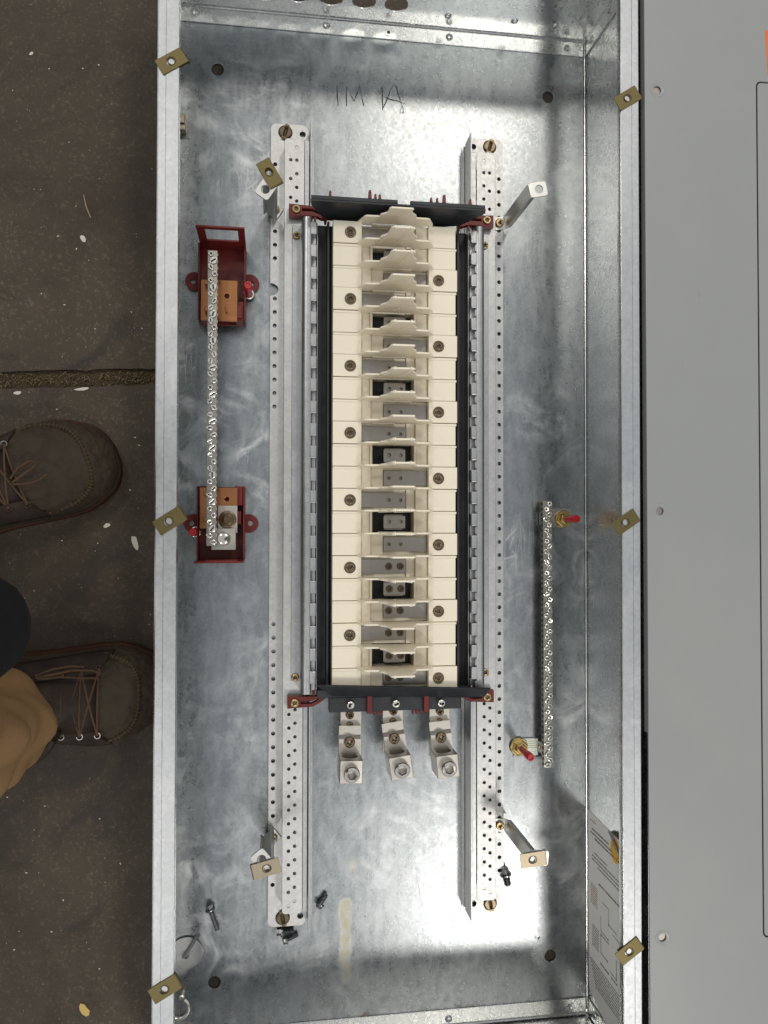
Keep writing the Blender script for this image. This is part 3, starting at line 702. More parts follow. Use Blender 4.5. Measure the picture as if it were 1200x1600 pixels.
# bus tongues and cable lugs
for i, (tx, scr, lp, ang) in enumerate((((532, 565), ((548, 1102), (547, 1118), (547, 1135)), (549, 1207), -1.5), ((598, 630), ((619, 1100), (615, 1112), (615, 1129)), (627, 1200), 8), ((671, 703), ((690, 1099), (688, 1112), (688, 1129)), (700, 1198), 5))):
    xa = xy(tx[0], 1125, 38)[0]; xb = xy(tx[1], 1125, 38)[0]; ya = xy(540, 1108, 38)[1]
    MB().box(xa, xb, ya - 48 - (10 if i != 1 else 4), ya + 30, 33.8, 38).build('bus_tongue', 'tin_light', it, bevel=0.5)
    x, y = xy(*scr[0], 50); screw(it, x, y, 44.0, 4.4, 6.5, 'torx', 'bright_zinc')
    for s_ in scr[1:]:
        x, y = xy(*s_, 41); screw(it, x, y, 38.0, 4.6, 3.8, 'cross', 'brown_zinc')
    cx, cy = xy(lp[0], lp[1], 74)
    R = T(cx, cy, 0) @ RZ(ang)
    lug = bpy.data.objects.new('cable_lug', None)
    base = MB().box(-12.2, 12.2, 8, 44, 38.1, 46)
    base.add([(-12.2, 8, 46), (12.2, 8, 46), (12.2, 34, 46), (-12.2, 34, 46), (-12.2, 30, 50), (12.2, 30, 50), (12.2, 8, 50), (-12.2, 8, 50)], [(0, 1, 2, 3), (7, 6, 5, 4), (3, 2, 5, 4), (0, 3, 4, 7), (1, 6, 5, 2), (0, 7, 6, 1)])
    bm_ = base.mesh('lug_base')
    blk = plate_mesh('lug_block', [rrect(-12.6, 12.6, 38.2, 74, 1.0), circ(0, 55, 8.8, 24)], 25, 0.5); blk.transform(T(0, 12.5, 0) @ RX(90))
    me = merge([(bm_, Matrix.Identity(4)), (blk, Matrix.Identity(4))]); me.name = 'cable_lug'
    lug = link('cable_lug', me, 'tin_light', it, M=R, smooth=18)
    inst(screw_mesh(9.0, 12.0, 'hex', 'chrome_screw'), 'set_screw', lug, (0, -1.0, 70.5), 0.3 * i)
    inst(screw_mesh(6.2, 4.0, 'cross', 'brown_zinc'), 'screw', lug, (-0.5, 27, 49.5), 0.4)

# ================================================================== NEUTRAL BAR on two red insulators
nb = thing('neutral_bar', 'long screw terminal bar with copper straps on two dark red insulators', 'terminal bar', (0, 0, 0))
xa, yT = xy(331, 391, 62); xb, yBt = xy(331, 853, 62); xc = (xa + xb) / 2
br = plate('terminal_strip', [rrect(-5.2, 5.2, yBt, yT, 0.6)], 9, 'tin_mid', nb, (xc, 0, 53), bevel=0.3)
random.seed(9)
n = 44; stp = (yT - yBt - 8) / (n - 1)
for k in range(n):
    y = yT - 4 - k * stp
    if k % 4 == 1: screw(br, 0.9, y, 9.0, 4.0, 2.2, 'slot', 'bright_zinc', rz=random.uniform(0.3, 2.2))
    else: screw(br, 2.2 if k % 4 == 3 else -1.8, y, 9.0, 3.0, random.choice((1.3, 1.8, 2.2)), random.choice(('slot', 'slot', 'cross')), 'bright_zinc')
mb = MB()
for k in range(n): mb.box(5.2, 5.8, yT - 4 - k * stp - 1.6, yT - 4 - k * stp + 1.2, 5.0, 7.6)
mb.build('side_ports', 'bright_zinc', br, bevel=0.2)['kind'] = 'stuff'
def insulator(yt, yb, flip):
    g = MB().box(-222.5, -171.5, yb, yt, 0.2, 3.4).build('insulator', 'red_plastic', nb, bevel=0.6)
    MB().box(-224, -222, yb, yt, 0.2, 24).build('insulator_side', 'red_plastic', nb, bevel=0.5)
    MB().box(-172, -170, yb, yt, 0.2, 26).build('insulator_side', 'red_plastic', nb, bevel=0.5)
    ye = yt if not flip else yb
    ol = [rrect(-222, -170, 0.3, 75, 0.8), [(-213, 34), (-177.5, 34), (-177.5, 68), (-213, 68)]]
    plate('insulator_end', ol, 2.0, 'red_plastic', nb, M=upright(0, ye + 1, 0), bevel=0.3)
    # square corner pillars and the mounting ears
    for x in (-217, -177): MB().box(x - 4.5, x + 4.5, *((yb, yb + 22) if not flip else (yt - 22, yt)), 3.2, 26).build('insulator_pillar', 'red_plastic', nb, bevel=0.6)
    ym = yb + 50 if not flip else yb + 42
    for sx, x in ((-1, -229.5), (1, -166)):
        plate('mounting_ear', [circ(x, ym, 11, 28), circ(x + 2 * sx, ym, 3.0, 16)], 4.0, 'red_plastic', nb, (0, 0, 0.3), bevel=0.5)
    return ym
y1t = 320; y1b = xy(350, 505, 12)[1]
ym1 = insulator(y1t, y1b, False)
y2t = xy(350, 760, 20)[1]; y2b = xy(350, 874, 2)[1]
ym2 = insulator(y2t, y2b, True)
def strap(py0, py1, flip, ym):
    ya = xy(355, py0, 32)[1]; yb = xy(355, py1, 32)[1]; xr = xy(371, (py0 + py1) / 2, 32)[0]
    ol = [[(xc - 15, yb), (xr, yb), (xr, ya), (xc - 15, ya)], circ(xr - 12, ya - 18 if not flip else ya - 13, 2.6, 16)]
    s = plate('copper_strap', ol, 3.2, 'copper', nb, (0, 0, 0), bevel=0.4); s.data.transform(T(0, 0, 28.8))
    MB().box(xc - 4.5, xc + 4.5, yb + 4, ya - 4, 32.0, 53).build('strap_riser', 'copper', s, bevel=0.4)
    for yy in (ya - 7, yb + 10): MB().box(xc - 10, xc - 5.5, yy - 2.5, yy + 2.5, 32, 45).build('strap_tooth', 'copper', s, bevel=0.8)
    for x in (-217, -177): MB().box(x - 3, x + 3, yb + 5, yb + 20, 3.3, 28.8).build('strap_support', 'red_plastic', s, bevel=0.4)
    return s, ya, yb, xr
s1, a1, b1, xr1 = strap(438, 502, False, ym1)
MB().prism([(xr1 - 13, b1 + 10), (xr1 - 11, b1 + 9), (xr1 - 12, b1 + 16), (xr1 - 14, b1 + 17)], 32, 36).build('strap_tooth', 'copper', s1, bevel=0.4)
s2, a2, b2, xr2 = strap(762, 826, True, ym2)
# bolted lug pad on the second strap
x, y = xy(353, 812, 38); MB().box(xc + 5, xr2 + 0.3, y - 15, y + 16, 32.1, 37).build('lug_pad', 'tin_light', nb, bevel=0.6)
x, y = xy(355, 812, 42); lo = MB().lathe([(10.0, 37), (10.0, 38.4), (8.8, 39.0), (6.8, 39.0), (6.6, 43.5), (4.4, 44.6), (3.9, 42.8), (2.2, 42.8), (2.0, 44.2), (0, 44.3)], (x, y, 0), 24).build('hex_bolt', 'brown_zinc', nb)
x, y = xy(351, 843, 38); bl = MB().box(x - 14.5, x + 12.5, y - 11.5, y + 12.5, 26, 42).build('lug_block', 'tin_light', nb, bevel=0.6)
MB().box(x - 10, x + 9, y - 6, y + 10, 3.4, 26).build('block_support', 'red_plastic', nb, bevel=0.6)
MB().lathe([(7.6, 42), (7.6, 42.6), (6.8, 44.0), (5.6, 43.4), (4.4, 43.2), (2.2, 42.6), (0, 42.6)], (x - 0.5, y + 1, 0), 24).build('set_screw', 'chrome_screw', nb)
cap_me = MB().lathe([(3.6, 0), (3.8, 4), (3.8, 20), (4.6, 21.0), (4.6, 34), (3.9, 35.2), (2.6, 35.2), (2.3, 33.5), (0, 33.5)], n=18).mesh('red_cap'); shade(cap_me, 35); cap_me.materials.append(MATS['red_cap'])
nut_me = MB().lathe([(10.2, 0), (10.2, 1.2), (8.6, 2.2), (7.6, 2.2), (6.4, 8.5), (5.4, 9.2), (0, 9.2)], n=6).mesh('flange_nut'); nut_me.materials.append(MATS['gold_nut'])
wsh_me = MB().lathe([(11.4, 0), (11.4, 1.0), (10.6, 1.7), (0, 1.7)], n=28).mesh('washer'); shade(wsh_me, 40); wsh_me.materials.append(MATS['gold_nut'])
def post(parent, x, y, z, nut=True, zb=0):
    if nut:
        inst(wsh_me, 'washer', parent, (x, y, z)); inst(nut_me, 'flange_nut', parent, (x, y, z + 1.7), 0.3)
        inst(cap_me, 'red_cap', parent, (x, y, z + 10.5))
    else:
        inst(screw_mesh(6.5, 4.0, 'hex', 'bright_zinc'), 'nut', parent, (x, y, z)); inst(cap_me, 'red_cap', parent, (x, y, z + 3.6))
x, y = xy(389, 460, 6); post(nb, x, y, 4.4, False)
x, y = xy(306, 831, 6); post(nb, x, y, 4.4, False)

# ================================================================== GROUND BAR
gb = thing('ground_bar', 'silver ground bar packed with screws along the wall beside the grey cover', 'terminal bar', (0, 0, 0))
xg0, yg0 = xy(855.5, 783, 22); xg1, yg1 = xy(857.5, 1200, 22)
ang = math.atan2(yg1 - yg0, xg1 - xg0) + math.pi / 2; Lg = math.hypot(xg1 - xg0, yg1 - yg0)
gs = plate('terminal_strip', [rrect(-5.6, 5.6, -Lg, 0, 0.5)], 9, 'tin_mid', gb, M=T(xg0, yg0, 13) @ Matrix.Rotation(ang, 4, 'Z'), bevel=0.3)
random.seed(17); n = 50
for k in range(n):
    screw(gs, -1.7 if k % 2 else 2.0, -3.4 - k * (Lg - 7) / (n - 1), 9.0, 3.1, random.choice((1.8, 2.4, 3.0)), random.choice(('slot', 'cross', 'slot')), 'bright_zinc')
mb = MB()
for k in range(n): mb.lathe([(2.3, 0), (2.3, 0.3)], n=10, M=Matrix.Translation((-5.55, -3.4 - k * (Lg - 7) / (n - 1), 4.2)) @ Matrix.Rotation(math.radians(-90), 4, 'Y'))
mb.build('wire_port', 'dark_recess', gs)['kind'] = 'stuff'
# foot plates
x, y = xy(884, 811, 2)
MB().box(x - 30, x + 7, y - 10.5, y + 13, 0.1, 2.0).build('foot_plate', 'zinc_strip', gb, bevel=0.4)
MB().box(xg0 - 4, xg0 + 4, y - 8, y + 8, 2.0, 13.1).build('foot_riser', 'zinc_strip', gb, bevel=0.4)
x, y = xy(881, 811, 5); post(gb, x, y, 2.0)
x, y = xy(822, 1168, 2)
MB().box(x - 16, x + 15.5, y - 11, y + 11.5, 0.1, 2.0).build('foot_plate', 'zinc_strip', gb, bevel=0.4)
x2, y2 = xy(847, 1167, 4)
MB().box(x + 14, xg1 - 4, y2 - 7, y2 + 7, 2.1, 3.6).build('foot_plate', 'zinc_strip', gb, bevel=0.4)
MB().box(xg1 - 5, xg1 + 4, y2 - 7, y2 + 7, 0.1, 13.1).build('foot_riser', 'zinc_strip', gb, bevel=0.4)
screw(gb, x2 - 1, y2 + 1, 3.6, 3.6, 2.4, 'cross', 'yellow_zinc')
st_ = MB().box(x + 0.5, x + 15, y - 9.5, y + 10, 2.0, 2.15).build('green_label', 'white_paper', gb, smooth=None)
mb = MB()
for k in range(4): mb.box(x + 3, x + 14, y + 7.2 - 2.6 * k, y + 8.2 - 2.6 * k, 2.16, 2.25)
mb.tube([(x + 9 + 3 * math.cos(a * 0.45), y - 5 + 3 * math.sin(a * 0.45), 2.2) for a in range(14)], 0.25, 5, True); mb.box(x + 7.5, x + 10.5, y - 5.6, y - 5, 2.16, 2.3)
mb.build('printed_text', 'ink_green', st_, smooth=None)['kind'] = 'stuff'
x, y = xy(812, 1168, 5); post(gb, x, y, 2.2)

# ================================================================== LOOSE HARDWARE in the box
def bolt(label, px, py, px2, py2, hr, hh, sr, mat='dark_bolt', tip=True, z=None, group=None, zt=None):
    a = Vector((*xy(px, py, hr), 0)); b = Vector((*xy(px2, py2, sr), 0)); L = (b - a).length
    t_ = thing('loose_bolt', label, 'bolt', (a.x, a.y, 0.1), math.atan2(b.y - a.y, b.x - a.x), group)
    z0 = hr * 0.94 if z is None else z
    tilt = 0 if zt is None else zt
    RR = T(0, 0, z0) @ RY(90 + tilt)
    hd = MB().lathe([(hr * 0.66, 0), (hr * 0.72, hh * 0.15), (hr * 0.72, hh * 0.8)], n=6); hd.lathe([(hr, hh * 0.8), (hr, hh * 1.05), (hr * 0.8, hh * 1.1)], n=18)
    o = hd.build('bolt_head', mat, t_, bevel=0.3); o.matrix_local = RR
    pr = [(sr, hh)]; n_ = int((L - hh) / 1.5)
    for k in range(n_): pr += [(sr, hh + 1 + k * 1.5), (sr * 0.78, hh + 1.75 + k * 1.5)]
    pr += [(sr * (0.5 if tip else 0.8), L)]
    o = MB().lathe(pr, n=12).build('bolt_shank', mat, t_, smooth=20); o.matrix_local = RR
    return t_
bolt('long dark bolt lying alone on the back panel beside the washer', 326, 1414, 340, 1452, 6.0, 6, 3.0, zt=3)
bolt('short dark hex bolt beside the lower end of the inner fin', 497, 1418, 510, 1396, 5.6, 5, 3.2, zt=4)
bolt('dark hex flange bolt against the end of the mounting rail', 432, 1456, 460, 1454, 6.0, 6, 3.0, zt=4)
bolt('dark bolt angled beside the hex flange bolt', 442, 1472, 466, 1459, 5.0, 5, 2.6, zt=4)
bolt('stubby dark bolt next to the perforated rail beside the instruction label', 788, 1356, 793, 1382, 7.0, 9, 4.4, tip=False, zt=2)
x, y = xy(291, 1489, 2)
wa = thing('fender_washer', 'large grey fender washer leaning by the wall', 'washer', (x, y, 0.05))
wm = plate('washer_disc', [circ(0, 0, 18.6, 40), circ(-1, -2, 4.4, 20)], 1.6, 'zinc_strip', wa, M=T(0, 0, 0.8) @ RX(2) @ RY(-2), bevel=0.4)
px0, px1 = Vector((*xy(287, 1497, 4), 0)), Vector((*xy(309, 1462, 14), 0))
t_ = thing('loose_screw', 'slim steel screw poking out of the fender washer hole', 'screw', (px0.x, px0.y, 0))
mb = MB(); d = px1 - px0
mb.tube([(0, 0, 3.6), (d.x * 0.5, d.y * 0.5, 7.5), (d.x * 0.88, d.y * 0.88, 10.2)], [2.0, 2.0, 2.0], 10); mb.tube([(d.x * 0.88, d.y * 0.88, 10.2), (d.x, d.y, 11.2)], [2.4, 3.2], 12)
mb.build('screw_shank', 'zinc_strip', t_)
x, y = xy(279, 1578, 5)
rg = thing('steel_ring', 'open steel ring lying by the wall at the rusty end', 'ring', (x, y, 0))
mb = MB(); mb.tube([(11.5 * math.cos(math.radians(a)), 11.5 * math.sin(math.radians(a)), 2.6) for a in range(-250, 72, 14)], 2.3, 10); mb.build('ring_body', 'bright_zinc', rg, smooth=60)
MB().lathe([(3.4, 0.2), (3.4, 5.2), (2.2, 6.2), (0, 6.2)], (3.4, 13.2, 0), 8).build('ring_end', 'bright_zinc', rg)
MB().tube([(0.5, -11, 2), (1.5, 12, 2)], 0.9, 8).build('ring_pin', 'dark_bolt', rg)
x, y = xy(284, 190, 6)
cc = thing('wall_clip', 'small grey metal clip on the back panel under the rim, next to the knockout end', 'clip', (x - 1, y, 0))
MB().box(-8, 5, -11, 12, 0.1, 2).build('clip_foot', 'tan_clip', cc, bevel=0.5)
plate('clip_loop', [rrect(-9, 5, 2, 14, 2), circ(-1.5, 8, 3.4, 16)], 9, 'tan_clip', cc, M=upright(0, 4, 0), bevel=0.6)
plate('clip_loop', [rrect(-9, 6, 2, 12, 2), circ(-1.5, 7, 3.0, 16)], 6, 'tan_clip', cc, M=upright(0, -6, 0), bevel=0.6)

# ================================================================== GREY COVER ON ANOTHER BOX
cvx, cvy = 275.4, 12.0
ob = thing('second_enclosure', 'galvanized box mostly hidden under the grey cover', 'enclosure', (0, 0, 0))
for n_, b_ in (('side_wall', (262, 264, -600, 620, GZ, 139)), ('side_wall', (770, 772, -600, 620, GZ, 139)), ('end_wall', (264, 770, -600, -598, GZ, 139)), ('end_wall', (264, 770, 618, 620, GZ, 139)), ('back_panel', (264, 770, -598, 618, GZ, GZ + 2)), ('rim_flange', (264.1, 284, -597, 617, 136, 138))):
    MB().box(*b_).build(n_, 'galv_wall', ob, bevel=0.4)
cv = thing('panel_cover', 'smooth grey painted steel panel cover with closed door, beside the open box', 'cover', (cvx, cvy, 139.2), math.radians(0.12))
SK = 3.2
hs = [(0, 458.5), (0, 0.0), (0, -456.5)]
def dl(px, py): x, y = xy(px, py, 142.4); return x - cvx, y - cvy
dx0, dy1 = dl(1183.5, 127); dx1, dy0 = dl(1193, 1466)
dx0 = (dl(1184, 400)[0] + dl(1190, 1200)[0]) / 2
door = rrect(dx0, dx0 + 300, dy0, dy1, 6, 5)
door_in = rrect(dx0 + 1.6, dx0 + 298.4, dy0 + 1.6, dy1 - 1.6, 4.6, 5)
plate('cover_sheet', [rrect(-14.6, 500, -620, 620, 2)] + [circ(x, y, 4.3, 24) for x, y in hs] + [door], 2.0, 'grey_paint', cv, (0, 0, 1.2), bevel=0.7)
MB().box(-13.9, -12.6, -618, 618, -8, 1.4).build('cover_return', 'grey_paint', cv, bevel=0.4)
MB().box(-12, 498, -618, 618, 0.0, 1.0).build('cover_backing', 'dark_recess', cv)
dr = plate('door', [door_in], 2.0, 'grey_paint', cv, (0, 0, 1.25), bevel=0.6)
MB().box(dx0 + 270, dx0 + 285, -20, 20, 3.2, 9).build('door_latch', 'black_plastic', dr, bevel=1.5)
dm = MB().lathe([(8.4, 0.0), (8.2, 0.28), (7.4, 0.42), (6.6, 0.18), (5.0, 0.1)], n=32); dm.f.pop(); dm.f.pop()
dm = dm.mesh('hole_dimple'); shade(dm, 60); dm.materials.append(MATS['grey_paint'])
for x, y in hs: inst(dm, 'hole_dimple', cv, (x, y, 3.2)); MB().lathe([(4.2, 0), (4.2, 0.15)], (x, y, 1.02), 20).build('hole_floor', 'tin_bus', cv)
mb = MB()
for st in ([(1043, 1300), (1045.5, 1318), (1047, 1336), (1045.5, 1350), (1046.5, 1365)], [(1058, 55), (1061, 60)], [(1050, 84), (1056, 80)], [(1088, 470), (1092, 458), (1097, 468), (1095, 476)], [(1072, 560), (1071, 575)]):
    mb.tube([(*dl(u, v), 3.2) for u, v in st], 0.28, 5)
mb.build('paint_scratch', 'scratch_paint', cv)['kind'] = 'stuff'
sx0, sy1 = dl(1196.5, 48); _, sy0 = dl(1199, 118)
MB().add([(sx0, sy1, 3.35), (sx0 + 60, sy1, 3.35), (sx0 + 60, sy0, 3.35), (sx0 + 3, sy0, 3.35), (sx0 + 3, sy0, 3.2), (sx0, sy1, 3.2)], [(0, 1, 2, 3), (0, 3, 4, 5)]).build('warning_sticker', 'orange_sticker', cv, smooth=None)

# ================================================================== PERSON in work boots (mostly outside the frame)
pe = thing('person', 'person in brown lace-up work boots, khaki trousers and black jacket standing by the box', 'person', (-560, -80, GZ))
PX, PY = -560, -80
def boot(tx, ty, ang, name):
    b = bpy.data.objects.new(name, None); COL.objects.link(b); b.parent = pe; b.location = Vector((tx - PX, ty - PY, 0)) * MM; b.rotation_euler = (0, 0, math.radians(ang))
    return b
# boot profile along its length, u = distance back from the toe tip (mm)
PROF = [(0.5, 8, 9, 25, -3), (4, 20, 21, 32, -3), (10, 31, 31, 40, -2), (20, 40, 42, 47, -1), (34, 47, 50, 52, 1), (52, 52, 56, 56, 3), (72, 53, 56, 61, 4), (92, 50, 53, 70, 4), (112, 47, 49, 82, 3), (132, 44, 45, 97, 2),
        (152, 42, 43, 112, 1), (175, 41, 41, 122, 0), (200, 40, 40, 130, 0), (230, 40, 40, 134, 0), (262, 38, 38, 136, 0), (288, 32, 32, 134, 0), (302, 18, 18, 128, 0)]
def at_u(u):
    for p_, q_ in zip(PROF, PROF[1:]):
        if p_[0] <= u <= q_[0]:
            f = (u - p_[0]) / (q_[0] - p_[0]); return [a + (c - a) * f for a, c in zip(p_, q_)]
    return list(PROF[-1] if u > 100 else PROF[0])
def boot_pt(u, th):                                   # th 0 = right-hand edge, 90 = top, 180 = left-hand edge
    _, wl, wr, h, c0 = at_u(u); a = math.radians(th); ca, sa = math.cos(a), math.sin(a)
    w = wr if ca > 0 else wl; e = 0.62
    y = -(abs(ca) ** e) * (1 if ca > 0 else -1) * w * 0.985
    z = 20 + (h - 20) * abs(sa) ** 0.8
    return (-u, y + c0, z)
def make_boot(tx, ty, ang, mirror, laces, e0=95):
    b = boot(tx, ty, ang, 'work_boot'); mscale = -1 if mirror else 1
    fy = lambda p: (p[0], p[1] * mscale, p[2])
    rings = []
    us = [0.5, 2, 4, 7, 10, 15, 20, 27, 34, 43, 52, 62, 72, 82, 92, 102, 112, 122, 132, 142, 152, 175, 200, 230, 262, 288, 302]
    for u in us: rings.append([fy(boot_pt(u, th)) for th in range(0, 181, 9)] + [fy((-u, boot_pt(u, 180)[1], 16)), fy((-u, boot_pt(u, 0)[1], 16))])
    up = MB().loft(rings).build('upper', 'leather', b, smooth=70)
    sb = up.modifiers.new('sub', 'SUBSURF'); sb.levels = 2; sb.render_levels = 3
    for sc_, st2 in ((0.045, 0.006), (0.012, 0.0042)):
        tx2 = bpy.data.textures.new('creases', 'CLOUDS'); tx2.noise_scale = sc_; tx2.noise_depth = 2
        d2 = up.modifiers.new('creases', 'DISPLACE'); d2.texture = tx2; d2.strength = st2; d2.mid_level = 0.5; d2.texture_coords = 'GLOBAL'
    sr = []
    for u in us: sr.append(u)
    L_ = [fy((1.5 - u * 0.95 if u < 20 else -u, at_u(u)[4] + at_u(u)[1] + 1.8, 0)) for u in us]; R_ = [fy((1.5 - u * 0.95 if u < 20 else -u, at_u(u)[4] - at_u(u)[2] - 1.8, 0)) for u in us]
    MB().prism([(p[0], p[1]) for p in L_] + [(p[0], p[1]) for p in R_[::-1]], 0.1, 17).build('sole', 'sole_rubber', b, bevel=2.5, seg=2)
    # raised moccasin seam round the toe, with stitches
    seam = [fy(boot_pt(u, th)) for u, th in [(112, 30) if e0 > 80 else (64, 33), (92, 31) if e0 > 80 else (62, 33), (72, 33) if e0 > 80 else (60, 34), (56, 38), (44, 44), (35, 53), (29, 66), (26, 80), (25.5, 90), (26, 100), (29, 114), (35, 127), (44, 136), (56, 142)] + ([(72, 147), (92, 149), (112, 150)] if e0 > 80 else [(60, 145)])]
    seam = [(x, y, z + 0.8) for x, y, z in seam]
    MB().tube(seam, 1.9, 8).build('toe_seam', 'leather', b, smooth=80)
    mb = MB()
    for p_, q_ in zip(seam, seam[1:]):
        for f in (0.15, 0.5, 0.85):
            c = Vector(p_).lerp(Vector(q_), f); d_ = (Vector(q_) - Vector(p_)).normalized(); nn = Vector((-d_.y, d_.x, 0))
            mb.tube([c - nn * 2.4 + Vector((0, 0, 0.9)), c + Vector((0, 0, 2.2)), c + nn * 2.4 + Vector((0, 0, 0.9))], 0.45, 5)
    mb.build('stitching', 'thread', b)['kind'] = 'stuff'
    # lacing flaps either side of the tongue
    eyes = []
    for s, t0, t1 in ((1, 22, 66), (-1, 158, 114)):
        v = []; nu = 9; nth = 7
        for i in range(nu):
            u = e0 - 12 + i * 12
            for j in range(nth):
                th = t0 + (t1 - t0) * j / (nth - 1)
                uu = u + (5 * (1 - math.cos((j / (nth - 1)) * math.pi)) if i == 0 else 0)
                x, y, z = boot_pt(uu, th); v.append(Vector(fy((x, y * 1.01, z + 2.6))))
        f = [(i * nth + j, i * nth + j + 1, (i + 1) * nth + j + 1, (i + 1) * nth + j) for i in range(nu - 1) for j in range(nth - 1)]
        fl_ = MB().add(v, f).build('lacing_flap', 'leather_dark', b, smooth=60)
        so = fl_.modifiers.new('thick', 'SOLIDIFY'); so.thickness = 2.4 * MM; so.offset = 0
        row = []
        for i in range(4):
            p_ = Vector(fy(boot_pt(e0 + i * 17, t1 - s * 8))) + Vector((0, 0, 4.4)); row.append(p_)
            MB().tube([p_ + Vector((3.1 * math.cos(a * 0.524), 3.1 * math.sin(a * 0.524), 0)) for a in range(12)], 0.85, 6, True).build('eyelet', 'chrome_screw', b)
        eyes.append(row)
    mb = MB()
    for i in range(4):
        a, c = eyes[0][i], eyes[1][i]; mid = (a + c) / 2 + Vector((0, 0, 6))
        mb.tube([a, a.lerp(mid, 0.5) + Vector((0, 0, 2)), mid, c.lerp(mid, 0.5) + Vector((0, 0, 2)), c], 0.95, 6)
        if i < 3:
            for p_, q_ in ((a, eyes[1][i + 1]), (c, eyes[0][i + 1])):
                m_ = (p_ + q_) / 2 + Vector((0, 0, 4)); mb.tube([p_, p_.lerp(m_, 0.5) + Vector((0, 0, 1.5)), m_, q_.lerp(m_, 0.5) + Vector((0, 0, 1.5)), q_], 1.2, 6)
    mb.build('lace', 'lace', b, smooth=60)
    mb = MB()
    for lp in laces: mb.tube([fy(p_) for p_ in lp], 1.3, 6)
    mb.build('lace_bow', 'lace', b, smooth=60)
    # tongue
    v = []
    for i in range(8):
        u = e0 + 2 + i * 11
        for j in range(5):
            x, y, z = boot_pt(u, 66 + 12 * j); v.append(Vector(fy((x, y, z + 1.3 + i * 0.3))))
    f = [(i * 5 + j, i * 5 + j + 1, (i + 1) * 5 + j + 1, (i + 1) * 5 + j) for i in range(7) for j in range(4)]
    tg = MB().add(v, f).build('tongue', 'leather_dark', b, smooth=60); so = tg.modifiers.new('thick', 'SOLIDIFY'); so.thickness = 2.0 * MM
    return b
bx, by = xy(177, 703, 20)
b1_ = make_boot(bx, by, 21, False, [[(-98, -6, 82), (-84, -2, 84), (-74, 2, 78), (-70, 6, 74), (-76, 10, 76), (-88, 6, 82), (-98, -2, 84)], [(-98, -8, 83), (-86, -12, 80), (-76, -12, 74), (-66, -8, 70)]])
b2_ = make_boot(-257.5, -193, -1, True, [[(-122, -30, 92), (-106, -33, 92), (-88, -36, 84), (-70, -34, 74), (-62, -30, 70), (-64, -25, 70), (-80, -27, 78), (-100, -30, 88), (-120, -29, 94)], [(-122, -32, 92), (-106, -38, 88), (-90, -40, 82), (-78, -38, 76)]], 66)
mb = MB(); rg_ = []
for a_ in range(-118, -20, 7):
    ca_, sa_ = math.cos(math.radians(a_)), math.sin(math.radians(a_)); cx_, cy_ = -146, -4
    rg_.append([(cx_ + ca_ * r_, cy_ + sa_ * r_ * 1.05, z_) for r_, z_ in ((46, 60), (52, 62), (57, 104), (56, 112), (52, 113), (49, 104))])
mb.loft(rg_); mb.build('boot_collar', 'leather_dark', b2_, smooth=50)
tgx = MB().box(-11, 11, -9, 9, 0, 0.6).build('tongue_label', 'white_paper', b1_, bevel=0.2)
tgx.matrix_local = T(-128, -4, 106) @ RZ(-15) @ RY(-28)
def skin_figure(name, mat, nodes, edges, parent, root=0, sub=2):
    me = bpy.data.meshes.new(name); me.from_pydata([((x - PX) * MM, (y - PY) * MM, (z - GZ) * MM) for x, y, z, r in nodes], edges, [])
    o = bpy.data.objects.new(name, me); COL.objects.link(o); o.parent = parent
    o.modifiers.new('skin', 'SKIN'); ss = o.modifiers.new('sub', 'SUBSURF'); ss.levels = sub; ss.render_levels = sub
    for i, nd in enumerate(nodes):
        sv = me.skin_vertices[0].data[i]; sv.radius = (nd[3] * MM, nd[3] * MM); sv.use_root = (i == root)
    me.materials.append(MATS[mat])
    for p_ in me.polygons: p_.use_smooth = True
    o.modifiers['skin'].use_smooth_shade = True
    return o
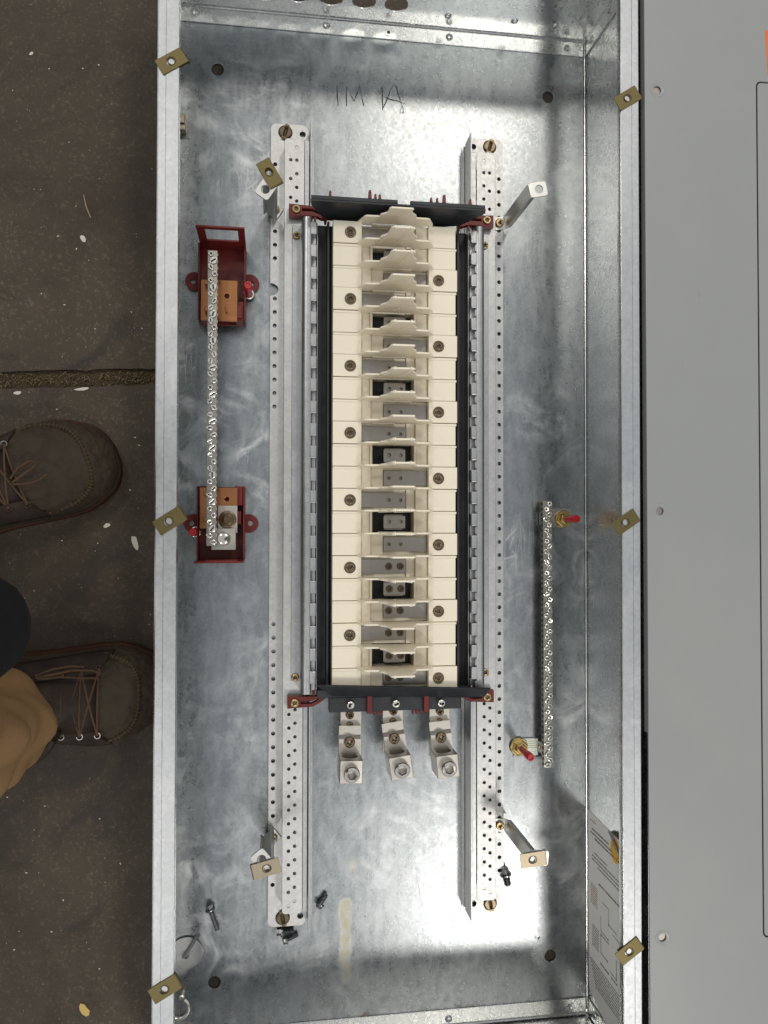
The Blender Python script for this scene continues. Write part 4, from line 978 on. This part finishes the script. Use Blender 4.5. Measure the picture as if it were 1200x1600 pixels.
# body (hidden inside the clothes except where out of frame), trousers, jacket
Rk, Lk = (-455, -140, 500), (-500, 60, 495)
body = [(-700, -60, 820, 105), (-660, -60, 930, 110), (-560, -58, 1090, 112), (-470, -56, 1230, 95), (-430, -55, 1330, 48), (-400, -55, 1440, 78),
        (-640, -125, 790, 66), (-455, -140, 500, 46), (-400, -190, 150, 34), (-395, -195, 60, 30),
        (-640, 10, 790, 66), (-500, 55, 495, 46), (-520, 10, 150, 34), (-535, -5, 60, 30),
        (-470, -200, 1190, 48), (-318, -60, 560, 30), (-360, -120, 800, 28),
        (-470, 90, 1190, 48), (-400, 200, 950, 34), (-330, 90, 1000, 26)]
bed = [(0, 1), (1, 2), (2, 3), (3, 4), (4, 5), (0, 6), (6, 7), (7, 8), (8, 9), (0, 10), (10, 11), (11, 12), (12, 13), (3, 14), (14, 16), (16, 15), (3, 17), (17, 18), (18, 19)]
skin_figure('body', 'skin', body, bed, pe)
tr = skin_figure('trousers', 'trouser_cloth', [(-700, -60, 830, 135), (-640, -125, 790, 100), (-545, -135, 640, 86), (-452, -142, 505, 78), (-425, -158, 380, 72), (-405, -172, 300, 70), (-400, -186, 220, 64), (-400, -192, 165, 57), (-401, -193, 128, 54),
                                   (-640, 10, 790, 100), (-560, 45, 640, 86), (-505, 58, 500, 78), (-508, 40, 360, 70), (-518, 15, 220, 64), (-528, 0, 130, 60)],
            [(0, 1), (1, 2), (2, 3), (3, 4), (4, 5), (5, 6), (6, 7), (7, 8), (0, 9), (9, 10), (10, 11), (11, 12), (12, 13), (13, 14)], pe)
tx_ = bpy.data.textures.new('folds', 'CLOUDS'); tx_.noise_scale = 0.06; tx_.noise_depth = 1
tr.modifiers['sub'].levels = 3; tr.modifiers['sub'].render_levels = 4
dp = tr.modifiers.new('folds', 'DISPLACE'); dp.texture = tx_; dp.strength = 0.042; dp.mid_level = 0.5; dp.texture_coords = 'GLOBAL'
skin_figure('jacket', 'jacket_cloth', [(-690, -60, 860, 140), (-650, -60, 950, 135), (-560, -58, 1090, 135), (-470, -56, 1230, 115), (-440, -55, 1300, 70),
                                       (-470, -190, 1190, 72), (-360, -110, 800, 56), (-300, -55, 545, 36), (-268, -52, 500, 29),
                                       (-470, 90, 1190, 72), (-410, 195, 960, 55), (-345, 110, 990, 46)],
            [(0, 1), (1, 2), (2, 3), (3, 4), (3, 5), (5, 6), (6, 7), (7, 8), (3, 9), (9, 10), (10, 11)], pe)
